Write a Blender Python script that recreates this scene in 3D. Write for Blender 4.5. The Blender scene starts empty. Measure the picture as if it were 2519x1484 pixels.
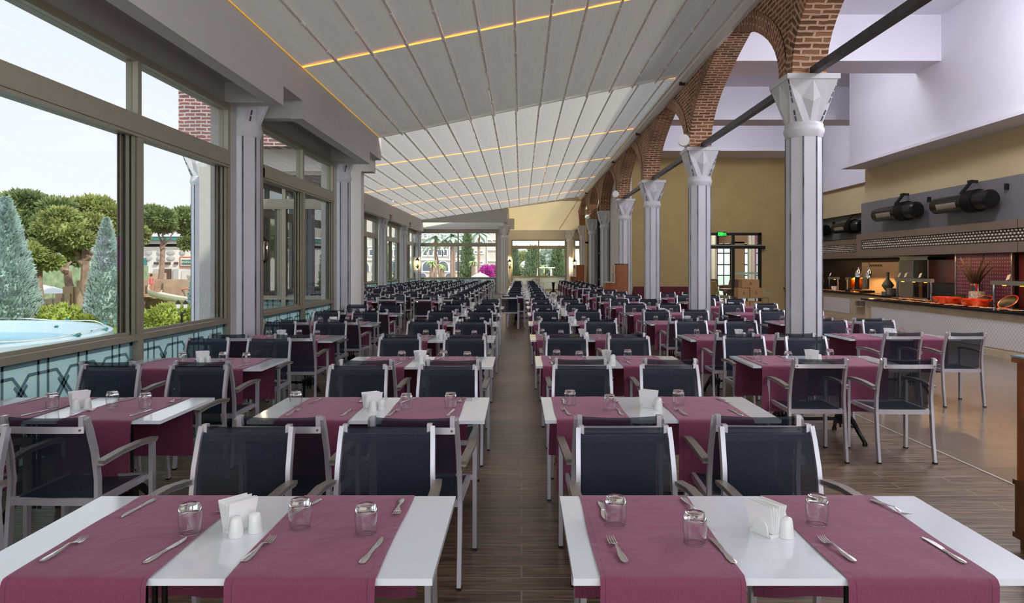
import bpy, math, random
from mathutils import Vector, Matrix
random.seed(7)
S = bpy.context.scene
COL = S.collection
PI = math.pi
# ------------------------------------------------------------------ camera, world, sun, exposure
F = 1780.0; VX = 1283.0; VY = 657.0; H = 1.665
cam = bpy.data.cameras.new('camera'); camo = bpy.data.objects.new('camera', cam); COL.objects.link(camo)
cam.sensor_width = 36.0; cam.lens = F/2519*36
cam.shift_x = -(VX-1259.5)/2519; cam.shift_y = -(742-VY)/2519
cam.clip_start = 0.05; cam.clip_end = 600
camo.location = (0, 0, H); camo.rotation_euler = (PI/2, 0, 0)
S.camera = camo
W = bpy.data.worlds.new('sky'); S.world = W; W.use_nodes = True
wn = W.node_tree.nodes; wl = W.node_tree.links
bg = wn['Background']
tc = wn.new('ShaderNodeTexCoord'); sx = wn.new('ShaderNodeSeparateXYZ'); rp = wn.new('ShaderNodeValToRGB')
wl.new(tc.outputs['Generated'], sx.inputs[0]); wl.new(sx.outputs['Z'], rp.inputs[0]); wl.new(rp.outputs[0], bg.inputs[0])
rp.color_ramp.elements[0].position = 0.0; rp.color_ramp.elements[0].color = (0.97, 0.985, 1.0, 1)
rp.color_ramp.elements[1].position = 0.6; rp.color_ramp.elements[1].color = (0.76, 0.86, 1.0, 1)
bg.inputs[1].default_value = 1.10
sun = bpy.data.lights.new('sun', 'SUN'); suno = bpy.data.objects.new('sun', sun); COL.objects.link(suno)
sun.energy = 3.2; sun.angle = math.radians(3); sun.color = (1.0, 0.93, 0.80)
suno.rotation_euler = Vector((-0.55, 0.55, -0.62)).to_track_quat('-Z', 'Y').to_euler()
vs = S.view_settings
vs.view_transform = 'Standard'; vs.look = 'None'; vs.gamma = 1; vs.use_curve_mapping = False; vs.exposure = 0.84
try:
    S.cycles.use_denoising = True
    S.cycles.max_bounces = 10; S.cycles.diffuse_bounces = 5; S.cycles.glossy_bounces = 4
    S.cycles.transmission_bounces = 8; S.cycles.transparent_max_bounces = 24
    S.cycles.sample_clamp_indirect = 6.0; S.cycles.caustics_reflective = False; S.cycles.caustics_refractive = False
except Exception: pass

def area(name, loc, size, energy, color, rot=(0, 0, 0), sy=None):
    l = bpy.data.lights.new(name, 'AREA'); l.size = size; l.energy = energy; l.color = color
    if sy: l.shape = 'RECTANGLE'; l.size_y = sy
    o = bpy.data.objects.new(name, l); o.location = loc; o.rotation_euler = rot; COL.objects.link(o); return o

# ------------------------------------------------------------------ pixel helpers
def PZ(px, py, z):
    d = (H-z)*F/(py-VY); return Vector(((px-VX)*d/F, d, z))
def PD(px, py, d):
    return Vector(((px-VX)*d/F, d, H+(VY-py)*d/F))

# ------------------------------------------------------------------ materials
MATS = {}
def new_mat(name):
    m = bpy.data.materials.new(name); m.use_nodes = True; MATS[name] = m
    return m, m.node_tree.nodes, m.node_tree.links, m.node_tree.nodes['Principled BSDF']
def lin(c):
    return tuple(((v/255)/12.92 if v/255 <= 0.04045 else ((v/255+0.055)/1.055)**2.4) for v in c)
def mat(name, rgb, rough=0.5, metal=0.0, noise=0.0, scale=8.0, stretch=(1, 1, 1), bump=0.0, emit=None, es=0, srgb=True, spec=None, coat=0, alpha=None, trans=0, dist=0.0):
    m, n, l, b = new_mat(name)
    c = lin(rgb) if srgb else rgb
    b.inputs['Base Color'].default_value = (*c, 1); b.inputs['Roughness'].default_value = rough; b.inputs['Metallic'].default_value = metal
    if spec is not None: b.inputs['Specular IOR Level'].default_value = spec
    if coat: b.inputs['Coat Weight'].default_value = coat; b.inputs['Coat Roughness'].default_value = 0.08
    if alpha is not None: b.inputs['Alpha'].default_value = alpha
    if trans: b.inputs['Transmission Weight'].default_value = trans
    if emit: b.inputs['Emission Color'].default_value = (*lin(emit), 1); b.inputs['Emission Strength'].default_value = es
    if noise or bump:
        t = n.new('ShaderNodeTexCoord'); mp = n.new('ShaderNodeMapping'); nz = n.new('ShaderNodeTexNoise')
        mp.inputs['Scale'].default_value = stretch
        nz.inputs['Scale'].default_value = scale; nz.inputs['Detail'].default_value = 5; nz.inputs['Distortion'].default_value = dist
        l.new(t.outputs['Object'], mp.inputs[0]); l.new(mp.outputs[0], nz.inputs[0])
        if noise:
            r = n.new('ShaderNodeValToRGB'); l.new(nz.outputs[0], r.inputs[0])
            r.color_ramp.elements[0].position = 0.3; r.color_ramp.elements[1].position = 0.7
            r.color_ramp.elements[0].color = (*[max(0, v*(1-noise)) for v in c], 1)
            r.color_ramp.elements[1].color = (*[min(1, v*(1+noise)) for v in c], 1)
            l.new(r.outputs[0], b.inputs['Base Color'])
        if bump:
            bp = n.new('ShaderNodeBump'); bp.inputs['Strength'].default_value = bump; bp.inputs['Distance'].default_value = 0.01
            l.new(nz.outputs[0], bp.inputs['Height']); l.new(bp.outputs[0], b.inputs['Normal'])
    return m

def pane_mat(name, tint, gloss=0.06):
    m, n, l, b = new_mat(name); n.remove(b)
    tr = n.new('ShaderNodeBsdfTransparent'); gl = n.new('ShaderNodeBsdfGlossy'); mx = n.new('ShaderNodeMixShader')
    lw = n.new('ShaderNodeLayerWeight'); mt = n.new('ShaderNodeMath'); mt.operation = 'MULTIPLY_ADD'
    lw.inputs[0].default_value = 0.25; mt.inputs[1].default_value = 0.14; mt.inputs[2].default_value = gloss*0.1
    tr.inputs[0].default_value = (*tint, 1); gl.inputs['Roughness'].default_value = 0.01
    l.new(lw.outputs['Fresnel'], mt.inputs[0]); l.new(mt.outputs[0], mx.inputs[0]); l.new(tr.outputs[0], mx.inputs[1]); l.new(gl.outputs[0], mx.inputs[2])
    l.new(mx.outputs[0], n['Material Output'].inputs[0]); return m

def alu(name, rgb, rough=0.35, metal=0.6):
    return mat(name, rgb, rough, metal, noise=0.08, scale=14, stretch=(1, 1, 0.1))

mat('plaster_white', (212, 208, 203), 0.8, noise=0.02, scale=2)
mat('plaster_beam', (192, 190, 187), 0.7, noise=0.02, scale=3)
mat('plaster_lilac', (222, 220, 230), 0.8, noise=0.02, scale=1.5)
mat('plaster_tan', (196, 180, 142), 0.85, noise=0.03, scale=2)
mat('plaster_olive', (176, 155, 105), 0.85, noise=0.05, scale=2)
mat('grey_panel', (116, 116, 118), 0.6, noise=0.03, scale=2)
mat('window_frame', (158, 154, 136), 0.42, 0.25, noise=0.03, scale=5)
mat('sash_dark', (112, 108, 96), 0.4, 0.3)
mat('chair_metal', (212, 209, 216), 0.34, 0.62, noise=0.05, scale=20, stretch=(1, 1, 0.15))
mat('arm_top', (150, 143, 134), 0.4, 0.5, noise=0.1, scale=30, stretch=(1, 0.1, 1))
mat('black_plastic', (16, 16, 18), 0.45)
mat('cast_iron', (14, 14, 16), 0.4, 0.2)
mat('table_white', (240, 245, 252), 0.12, noise=0.012, scale=3, coat=0.6)
mat('ceramic', (238, 238, 236), 0.12, coat=0.5)
mat('napkin_paper', (245, 245, 243), 0.9)
mat('cutlery_steel', (236, 235, 233), 0.2, 0.85)
mat('steel', (190, 188, 182), 0.25, 1.0, noise=0.05, scale=4)
mat('steel_matt', (165, 160, 145), 0.45, 0.6)
mat('tie_steel', (78, 80, 86), 0.5, 0.5, noise=0.3, scale=9)
mat('gutter_white', (252, 251, 248), 0.3)
mat('rib_white', (250, 248, 242), 0.25, 0.35)
mat('column_white', (216, 217, 221), 0.55, noise=0.035, scale=3, stretch=(1, 1, 0.4))
mat('groove_dark', (104, 107, 122), 0.7, noise=0.75, scale=3)
mat('wood_cabinet', (150, 84, 44), 0.4, noise=0.28, scale=6, stretch=(3, 3, 0.3), dist=1.0)
mat('wood_dark', (108, 66, 36), 0.35, noise=0.3, scale=8, stretch=(3, 3, 0.3))
mat('black', (10, 10, 11), 0.4)
mat('heater_black', (18, 18, 19), 0.35, 0.3)
mat('hood_metal', (134, 116, 104), 0.42, 0.35, noise=0.06, scale=3)
mat('hood_hole', (48, 38, 32), 0.5)
mat('hood_ball', (200, 188, 172), 0.25, 0.7)
mat('marble', (196, 180, 152), 0.3, noise=0.12, scale=2.5, dist=1.5)
mat('granite', (30, 31, 34), 0.15, noise=0.3, scale=40)
mat('kitchen_red', (104, 8, 12), 0.25)
mat('kitchen_dark', (22, 12, 14), 0.5)
mat('copper', (235, 130, 50), 0.2, 1.0)
mat('chrome', (220, 220, 222), 0.06, 1.0)
mat('lamp_glow', (255, 150, 40), 0.3, emit=(255, 120, 25), es=5)
mat('led_glow', (255, 180, 90), 0.3, emit=(255, 150, 50), es=1.5)
mat('edge_glow', (230, 180, 60), 0.4, emit=(240, 180, 50), es=0.30)
mat('bulb_glow', (255, 210, 130), 0.3, emit=(255, 190, 100), es=8)
mat('orange_enamel', (226, 66, 16), 0.22, coat=0.5)
mat('plate_white', (240, 232, 220), 0.2)
mat('food_orange', (212, 130, 60), 0.6, noise=0.35, scale=40)
mat('vase_clay', (120, 118, 86), 0.4, noise=0.35, scale=12)
mat('dried_leaf', (58, 46, 38), 0.7, noise=0.4, scale=12)
mat('pebbles', (205, 196, 176), 0.6, noise=0.5, scale=30, bump=0.8)
mat('cardboard', (176, 138, 92), 0.85, noise=0.05, scale=3)
mat('cardboard_print', (110, 84, 54), 0.85)
mat('paper', (235, 232, 228), 0.8)
mat('wine_seat', (92, 22, 36), 0.7)
mat('beige_seat', (190, 164, 122), 0.7)
mat('mauve_seat', (112, 84, 98), 0.7)
mat('lantern_black', (26, 22, 20), 0.5)
mat('exit_green', (30, 220, 60), 0.4, emit=(40, 240, 70), es=1.6)
mat('exit_dark', (8, 40, 14), 0.4)
mat('magenta_light', (190, 20, 200), 0.5, emit=(190, 10, 200), es=0.25)

mat('ground', (196, 190, 176), 0.9, noise=0.12, scale=1)
mat('grass', (120, 140, 70), 0.9, noise=0.3, scale=5)
mat('pool_rim', (190, 212, 220), 0.3)
mat('pool_water', (104, 176, 200), 0.15, noise=0.03, scale=0.6)
mat('pool_inner', (170, 216, 224), 0.35)
mat('pool_blue', (40, 120, 230), 0.15)
mat('spruce', (182, 204, 198), 0.9, noise=0.3, scale=3)
mat('pine_a', (162, 172, 106), 0.9, noise=0.35, scale=1.2)
mat('pine_b', (138, 156, 104), 0.9, noise=0.35, scale=1.2)
mat('shrub', (166, 180, 84), 0.9, noise=0.3, scale=4)
mat('cypress', (146, 166, 128), 0.9, noise=0.35, scale=3)
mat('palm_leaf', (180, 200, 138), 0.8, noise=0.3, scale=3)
mat('palm_hazy', (190, 206, 190), 0.8, noise=0.15, scale=3)  # bright distance haze mixed into the leaf colour
mat('bark', (160, 134, 120), 0.9, noise=0.3, scale=6, bump=0.6)
mat('castle', (190, 164, 142), 0.9, noise=0.18, scale=2, bump=0.6)
mat('slide_white', (235, 228, 214), 0.3)
mat('hotel_wall', (206, 200, 190), 0.9, noise=0.02, scale=0.2)
mat('hotel_white', (240, 240, 240), 0.9)
mat('hotel_glass', (104, 112, 128), 0.3)
mat('mosque_wall', (232, 228, 224), 0.9)
mat('mosque_teal', (66, 134, 130), 0.7)
mat('mosque_roof', (226, 232, 244), 0.6)
mat('mosque_pattern', (184, 182, 184), 0.9)
mat('sign_orange', (198, 106, 66), 0.8)
mat('sign_green', (84, 128, 116), 0.8)
mat('door_brown', (92, 70, 58), 0.7)
mat('bougainvillea', (214, 90, 190), 0.8, noise=0.3, scale=5)
mat('skin', (214, 150, 124), 0.6)
mat('swim_pink', (226, 120, 130), 0.7)
mat('hair', (70, 42, 30), 0.7)
mat('parasol', (240, 238, 236), 0.8)
mat('purple_tile_groove', (40, 18, 40), 0.5)
pane_mat('glass_pane', (0.76, 0.77, 0.77))
pane_mat('glass_clear', (0.86, 0.92, 0.90))

def frost(name, c, t):
    m, n, l, b = new_mat(name)
    tl = n.new('ShaderNodeBsdfTranslucent'); tr = n.new('ShaderNodeBsdfTransparent'); m1 = n.new('ShaderNodeMixShader'); m2 = n.new('ShaderNodeMixShader')
    b.inputs['Base Color'].default_value = (*lin(c), 1); b.inputs['Roughness'].default_value = 0.35; tl.inputs[0].default_value = (*lin(c), 1); tr.inputs[0].default_value = (0.93, 0.99, 0.98, 1)
    m1.inputs[0].default_value = 0.45; m2.inputs[0].default_value = t
    l.new(b.outputs[0], m1.inputs[1]); l.new(tl.outputs[0], m1.inputs[2]); l.new(m1.outputs[0], m2.inputs[1]); l.new(tr.outputs[0], m2.inputs[2]); l.new(m2.outputs[0], n['Material Output'].inputs[0])
frost('frosted', (198, 222, 220), 0.22); frost('frost_line', (152, 184, 188), 0.03); frost('frost_white', (246, 246, 244), 0.2); frost('slat_yellow', (244, 226, 180), 0.0)
def glass_solid():
    m, n, l, b = new_mat('drinking_glass')
    b.inputs['Base Color'].default_value = (1, 1, 1, 1); b.inputs['Roughness'].default_value = 0.0
    b.inputs['Transmission Weight'].default_value = 1.0; b.inputs['IOR'].default_value = 1.4
    m, n, l, b = new_mat('glass_wall'); n.remove(b)
    tr = n.new('ShaderNodeBsdfTransparent'); gl = n.new('ShaderNodeBsdfGlossy'); mx = n.new('ShaderNodeMixShader')
    lw = n.new('ShaderNodeLayerWeight'); lw.inputs[0].default_value = 0.5; pw = n.new('ShaderNodeMath'); pw.operation = 'POWER'; pw.inputs[1].default_value = 2.6
    ma = n.new('ShaderNodeMath'); ma.operation = 'MULTIPLY_ADD'; ma.inputs[1].default_value = 0.85; ma.inputs[2].default_value = 0.03
    tr.inputs[0].default_value = (0.985, 0.987, 0.99, 1); gl.inputs['Roughness'].default_value = 0.02
    l.new(lw.outputs['Facing'], pw.inputs[0]); l.new(pw.outputs[0], ma.inputs[0]); l.new(ma.outputs[0], mx.inputs[0]); l.new(tr.outputs[0], mx.inputs[1]); l.new(gl.outputs[0], mx.inputs[2])
    l.new(mx.outputs[0], n['Material Output'].inputs[0])
glass_solid()

def cloth_mat():
    m, n, l, b = new_mat('runner_cloth')
    t = n.new('ShaderNodeTexCoord'); w = n.new('ShaderNodeTexNoise'); w2 = n.new('ShaderNodeTexNoise')
    mp = n.new('ShaderNodeMapping'); mp.inputs['Scale'].default_value = (40, 4, 4)
    w.inputs['Scale'].default_value = 12; w.inputs['Detail'].default_value = 6
    w2.inputs['Scale'].default_value = 500; w2.inputs['Detail'].default_value = 2
    l.new(t.outputs['Object'], mp.inputs[0]); l.new(mp.outputs[0], w.inputs[0]); l.new(t.outputs['Object'], w2.inputs[0])
    r = n.new('ShaderNodeValToRGB'); l.new(w.outputs[0], r.inputs[0])
    a = lin((123, 53, 83)); c = lin((136, 62, 94))
    r.color_ramp.elements[0].position = 0.3; r.color_ramp.elements[1].position = 0.7
    r.color_ramp.elements[0].color = (*a, 1); r.color_ramp.elements[1].color = (*c, 1)
    l.new(r.outputs[0], b.inputs['Base Color']); b.inputs['Roughness'].default_value = 0.75
    b.inputs['Sheen Weight'].default_value = 0.35; b.inputs['Sheen Tint'].default_value = (1, 0.7, 0.8, 1)
    sp = n.new('ShaderNodeSeparateXYZ'); l.new(t.outputs['Object'], sp.inputs[0]); ab = n.new('ShaderNodeMath'); ab.operation = 'ABSOLUTE'; l.new(sp.outputs['X'], ab.inputs[0])
    cmp_ = n.new('ShaderNodeMath'); cmp_.operation = 'COMPARE'; cmp_.inputs[1].default_value = 0.197; cmp_.inputs[2].default_value = 0.0011; l.new(ab.outputs[0], cmp_.inputs[0])
    mx = n.new('ShaderNodeMix'); mx.data_type = 'RGBA'; l.new(cmp_.outputs[0], mx.inputs[0]); l.new(r.outputs[0], mx.inputs[6]); mx.inputs[7].default_value = (*lin((96, 40, 64)), 1); l.new(mx.outputs[2], b.inputs['Base Color'])
    w3 = n.new('ShaderNodeTexNoise'); w3.inputs['Scale'].default_value = 7; w3.inputs['Detail'].default_value = 3; w3.inputs['Distortion'].default_value = 1.5; l.new(t.outputs['Object'], w3.inputs[0])
    bp = n.new('ShaderNodeBump'); bp.inputs['Strength'].default_value = 0.35; bp.inputs['Distance'].default_value = 0.0012
    b2 = n.new('ShaderNodeBump'); b2.inputs['Strength'].default_value = 0.5; b2.inputs['Distance'].default_value = 0.012
    l.new(w2.outputs[0], bp.inputs['Height']); l.new(w3.outputs[0], b2.inputs['Height']); l.new(bp.outputs[0], b2.inputs['Normal']); l.new(b2.outputs[0], b.inputs['Normal'])
cloth_mat()

def sling_mat():
    m, n, l, b = new_mat('chair_sling')
    t = n.new('ShaderNodeTexCoord'); mp = n.new('ShaderNodeMapping'); mp.inputs['Rotation'].default_value = (0, 0.785, 0)
    ck = n.new('ShaderNodeTexChecker'); ck.inputs['Scale'].default_value = 330
    ck.inputs['Color1'].default_value = (*lin((38, 48, 66)), 1); ck.inputs['Color2'].default_value = (*lin((8, 12, 24)), 1)
    l.new(t.outputs['Object'], mp.inputs[0]); l.new(mp.outputs[0], ck.inputs[0]); l.new(ck.outputs[0], b.inputs['Base Color'])
    b.inputs['Roughness'].default_value = 0.6; b.inputs['Alpha'].default_value = 0.86; b.inputs['Specular IOR Level'].default_value = 0.3
sling_mat()

def wood_floor():
    m, n, l, b = new_mat('floor_plank')
    t = n.new('ShaderNodeTexCoord'); br = n.new('ShaderNodeTexBrick')
    l.new(t.outputs['Object'], br.inputs[0])
    br.inputs['Scale'].default_value = 1.0; br.inputs['Brick Width'].default_value = 0.95; br.inputs['Row Height'].default_value = 0.155
    br.inputs['Mortar Size'].default_value = 0.004; br.inputs['Color1'].default_value = (0.22, 0.22, 0.22, 1); br.inputs['Color2'].default_value = (0.72, 0.72, 0.72, 1)
    br.inputs['Mortar'].default_value = (0.5, 0.5, 0.5, 1); br.inputs['Bias'].default_value = 0
    mp = n.new('ShaderNodeMapping'); mp.inputs['Scale'].default_value = (1.6, 22, 1)
    nz = n.new('ShaderNodeTexNoise'); nz.inputs['Scale'].default_value = 2.2; nz.inputs['Detail'].default_value = 8; nz.inputs['Distortion'].default_value = 0.6
    ad = n.new('ShaderNodeVectorMath'); ad.operation = 'ADD'
    l.new(t.outputs['Object'], mp.inputs[0]); l.new(mp.outputs[0], ad.inputs[0]); l.new(br.outputs['Color'], ad.inputs[1]); l.new(ad.outputs[0], nz.inputs[0])
    r = n.new('ShaderNodeValToRGB'); l.new(nz.outputs[0], r.inputs[0])
    e = r.color_ramp.elements; e[0].position = 0.28; e[0].color = (*lin((80, 62, 48)), 1); e[1].position = 0.72; e[1].color = (*lin((176, 148, 120)), 1)
    k = e.new(0.5); k.color = (*lin((130, 108, 86)), 1)
    mx = n.new('ShaderNodeMix'); mx.data_type = 'RGBA'; mx.blend_type = 'MIX'
    mx.inputs[7].default_value = (*lin((178, 166, 150)), 1)
    l.new(br.outputs['Fac'], mx.inputs[0]); l.new(r.outputs[0], mx.inputs[6])
    mu = n.new('ShaderNodeMix'); mu.data_type = 'RGBA'; mu.blend_type = 'MULTIPLY'; mu.inputs[0].default_value = 0.35
    l.new(mx.outputs[2], mu.inputs[6]); l.new(br.outputs['Color'], mu.inputs[7])
    l.new(mu.outputs[2], b.inputs['Base Color']); b.inputs['Roughness'].default_value = 0.34
    b.inputs['Specular IOR Level'].default_value = 0.45
wood_floor()

def tile_floor():
    m, n, l, b = new_mat('floor_stone')
    t = n.new('ShaderNodeTexCoord'); br = n.new('ShaderNodeTexBrick'); l.new(t.outputs['Object'], br.inputs[0])
    br.offset = 0.0; br.inputs['Scale'].default_value = 1.0; br.inputs['Brick Width'].default_value = 1.2; br.inputs['Row Height'].default_value = 0.6
    br.inputs['Mortar Size'].default_value = 0.002
    br.inputs['Color1'].default_value = (*lin((152, 136, 120)), 1); br.inputs['Color2'].default_value = (*lin((134, 119, 105)), 1); br.inputs['Mortar'].default_value = (*lin((110, 98, 88)), 1)
    nz = n.new('ShaderNodeTexNoise'); nz.inputs['Scale'].default_value = 1.4; nz.inputs['Detail'].default_value = 6; l.new(t.outputs['Object'], nz.inputs[0])
    r = n.new('ShaderNodeValToRGB'); l.new(nz.outputs[0], r.inputs[0]); r.color_ramp.elements[0].color = (0.72, 0.7, 0.68, 1); r.color_ramp.elements[1].color = (1, 1, 1, 1)
    mu = n.new('ShaderNodeMix'); mu.data_type = 'RGBA'; mu.blend_type = 'MULTIPLY'; mu.inputs[0].default_value = 1
    l.new(br.outputs['Color'], mu.inputs[6]); l.new(r.outputs[0], mu.inputs[7]); l.new(mu.outputs[2], b.inputs['Base Color'])
    b.inputs['Roughness'].default_value = 0.2
tile_floor()

def brick_mat(name, c1, c2, mortar, rough=0.9):
    m, n, l, b = new_mat(name)
    t = n.new('ShaderNodeTexCoord'); br = n.new('ShaderNodeTexBrick'); nz = n.new('ShaderNodeTexNoise'); nz2 = n.new('ShaderNodeTexNoise')
    nz.inputs['Scale'].default_value = 6; nz2.inputs['Scale'].default_value = 1.1; nz2.inputs['Detail'].default_value = 4
    l.new(t.outputs['UV'], nz.inputs[0]); l.new(t.outputs['UV'], nz2.inputs[0])
    vm = n.new('ShaderNodeVectorMath'); vm.operation = 'SCALE'; vm.inputs['Scale'].default_value = 0.045; l.new(nz.outputs['Color'], vm.inputs[0])
    ad = n.new('ShaderNodeVectorMath'); ad.operation = 'ADD'; l.new(t.outputs['UV'], ad.inputs[0]); l.new(vm.outputs[0], ad.inputs[1]); l.new(ad.outputs[0], br.inputs[0])
    br.inputs['Scale'].default_value = 1; br.inputs['Brick Width'].default_value = 0.24; br.inputs['Row Height'].default_value = 0.078
    br.inputs['Mortar Size'].default_value = 0.0195; br.inputs['Mortar Smooth'].default_value = 0.4
    br.inputs['Color1'].default_value = (*lin(c1), 1); br.inputs['Color2'].default_value = (*lin(c2), 1); br.inputs['Mortar'].default_value = (*lin(mortar), 1)
    r = n.new('ShaderNodeValToRGB'); l.new(nz2.outputs[0], r.inputs[0]); r.color_ramp.elements[0].position = 0.35; r.color_ramp.elements[1].position = 0.65
    r.color_ramp.elements[0].color = (0.78, 0.76, 0.74, 1); r.color_ramp.elements[1].color = (1.12, 1.06, 1.0, 1)
    mu = n.new('ShaderNodeMix'); mu.data_type = 'RGBA'; mu.blend_type = 'MULTIPLY'; mu.inputs[0].default_value = 1
    l.new(br.outputs['Color'], mu.inputs[6]); l.new(r.outputs[0], mu.inputs[7]); l.new(mu.outputs[2], b.inputs['Base Color'])
    bp = n.new('ShaderNodeBump'); bp.invert = True; bp.inputs['Strength'].default_value = 0.9; bp.inputs['Distance'].default_value = 0.012
    l.new(br.outputs['Fac'], bp.inputs['Height']); l.new(bp.outputs[0], b.inputs['Normal']); b.inputs['Roughness'].default_value = rough
brick_mat('brick_arch', (160, 114, 84), (104, 74, 52), (208, 172, 148))
brick_mat('brick_red', (168, 78, 48), (140, 64, 44), (196, 140, 112))
brick_mat('brick_outside', (150, 96, 92), (130, 84, 86), (196, 186, 190))

def fabric_mat(name, tf):
    m, n, l, b = new_mat(name)
    tl = n.new('ShaderNodeBsdfTranslucent'); mx = n.new('ShaderNodeMixShader'); mx.inputs[0].default_value = tf
    tl.inputs[0].default_value = (0.80, 0.76, 0.70, 1); b.inputs['Roughness'].default_value = 0.6
    t = n.new('ShaderNodeTexCoord'); mp = n.new('ShaderNodeMapping'); mp.inputs['Scale'].default_value = (6, 0.5, 1); nz = n.new('ShaderNodeTexNoise')
    nz.inputs['Scale'].default_value = 2; l.new(t.outputs['Object'], mp.inputs[0]); l.new(mp.outputs[0], nz.inputs[0])
    r = n.new('ShaderNodeValToRGB'); l.new(nz.outputs[0], r.inputs[0]); r.color_ramp.elements[0].color = (*lin((170, 166, 158)), 1); r.color_ramp.elements[1].color = (*lin((194, 191, 183)), 1)
    l.new(r.outputs[0], b.inputs['Base Color'])
    l.new(b.outputs[0], mx.inputs[1]); l.new(tl.outputs[0], mx.inputs[2]); l.new(mx.outputs[0], n['Material Output'].inputs[0])
fabric_mat('roof_fabric', 0.085); fabric_mat('roof_fabric_lit', 0.21)  # second copy, same cloth colour, passes more light to brighten the far half

def lattice_mat(name, base, line, scale):
    m, n, l, b = new_mat(name)
    t = n.new('ShaderNodeTexCoord'); sp = n.new('ShaderNodeSeparateXYZ'); l.new(t.outputs['Object'], sp.inputs[0])
    outs = []
    for sgn in (1, -1):
        a = n.new('ShaderNodeMath'); a.operation = 'MULTIPLY_ADD'; a.inputs[1].default_value = sgn; l.new(sp.outputs['Z'], a.inputs[0]); l.new(sp.outputs['Y'], a.inputs[2])
        s = n.new('ShaderNodeMath'); s.operation = 'MULTIPLY'; s.inputs[1].default_value = scale; l.new(a.outputs[0], s.inputs[0])
        f = n.new('ShaderNodeMath'); f.operation = 'FRACT'; l.new(s.outputs[0], f.inputs[0])
        g = n.new('ShaderNodeMath'); g.operation = 'LESS_THAN'; g.inputs[1].default_value = 0.10; l.new(f.outputs[0], g.inputs[0]); outs.append(g)
    mxm = n.new('ShaderNodeMath'); mxm.operation = 'MAXIMUM'; l.new(outs[0].outputs[0], mxm.inputs[0]); l.new(outs[1].outputs[0], mxm.inputs[1])
    mx = n.new('ShaderNodeMix'); mx.data_type = 'RGBA'; mx.inputs[6].default_value = (*lin(base), 1); mx.inputs[7].default_value = (*lin(line), 1)
    l.new(mxm.outputs[0], mx.inputs[0]); l.new(mx.outputs[2], b.inputs['Base Color']); b.inputs['Roughness'].default_value = 0.35
    bp = n.new('ShaderNodeBump'); bp.invert = True; bp.inputs['Strength'].default_value = 0.5; l.new(mxm.outputs[0], bp.inputs['Height']); l.new(bp.outputs[0], b.inputs['Normal'])
lattice_mat('counter_lattice', (226, 222, 222), (176, 172, 176), 11.0)

def studded():
    m, n, l, b = new_mat('purple_panel')
    t = n.new('ShaderNodeTexCoord'); sp = n.new('ShaderNodeSeparateXYZ'); l.new(t.outputs['Object'], sp.inputs[0])
    cb = n.new('ShaderNodeCombineXYZ'); l.new(sp.outputs['Y'], cb.inputs[0]); l.new(sp.outputs['Z'], cb.inputs[1])
    vo = n.new('ShaderNodeTexVoronoi'); vo.voronoi_dimensions = '2D'; vo.inputs['Randomness'].default_value = 0.0; vo.inputs['Scale'].default_value = 13
    l.new(cb.outputs[0], vo.inputs['Vector'])
    lt = n.new('ShaderNodeMath'); lt.operation = 'LESS_THAN'; lt.inputs[1].default_value = 0.22; l.new(vo.outputs['Distance'], lt.inputs[0])
    mx = n.new('ShaderNodeMix'); mx.data_type = 'RGBA'; mx.inputs[6].default_value = (*lin((112, 62, 100)), 1); mx.inputs[7].default_value = (*lin((176, 150, 168)), 1)
    l.new(lt.outputs[0], mx.inputs[0]); l.new(mx.outputs[2], b.inputs['Base Color']); b.inputs['Roughness'].default_value = 0.35; b.inputs['Metallic'].default_value = 0.3
studded()

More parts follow.
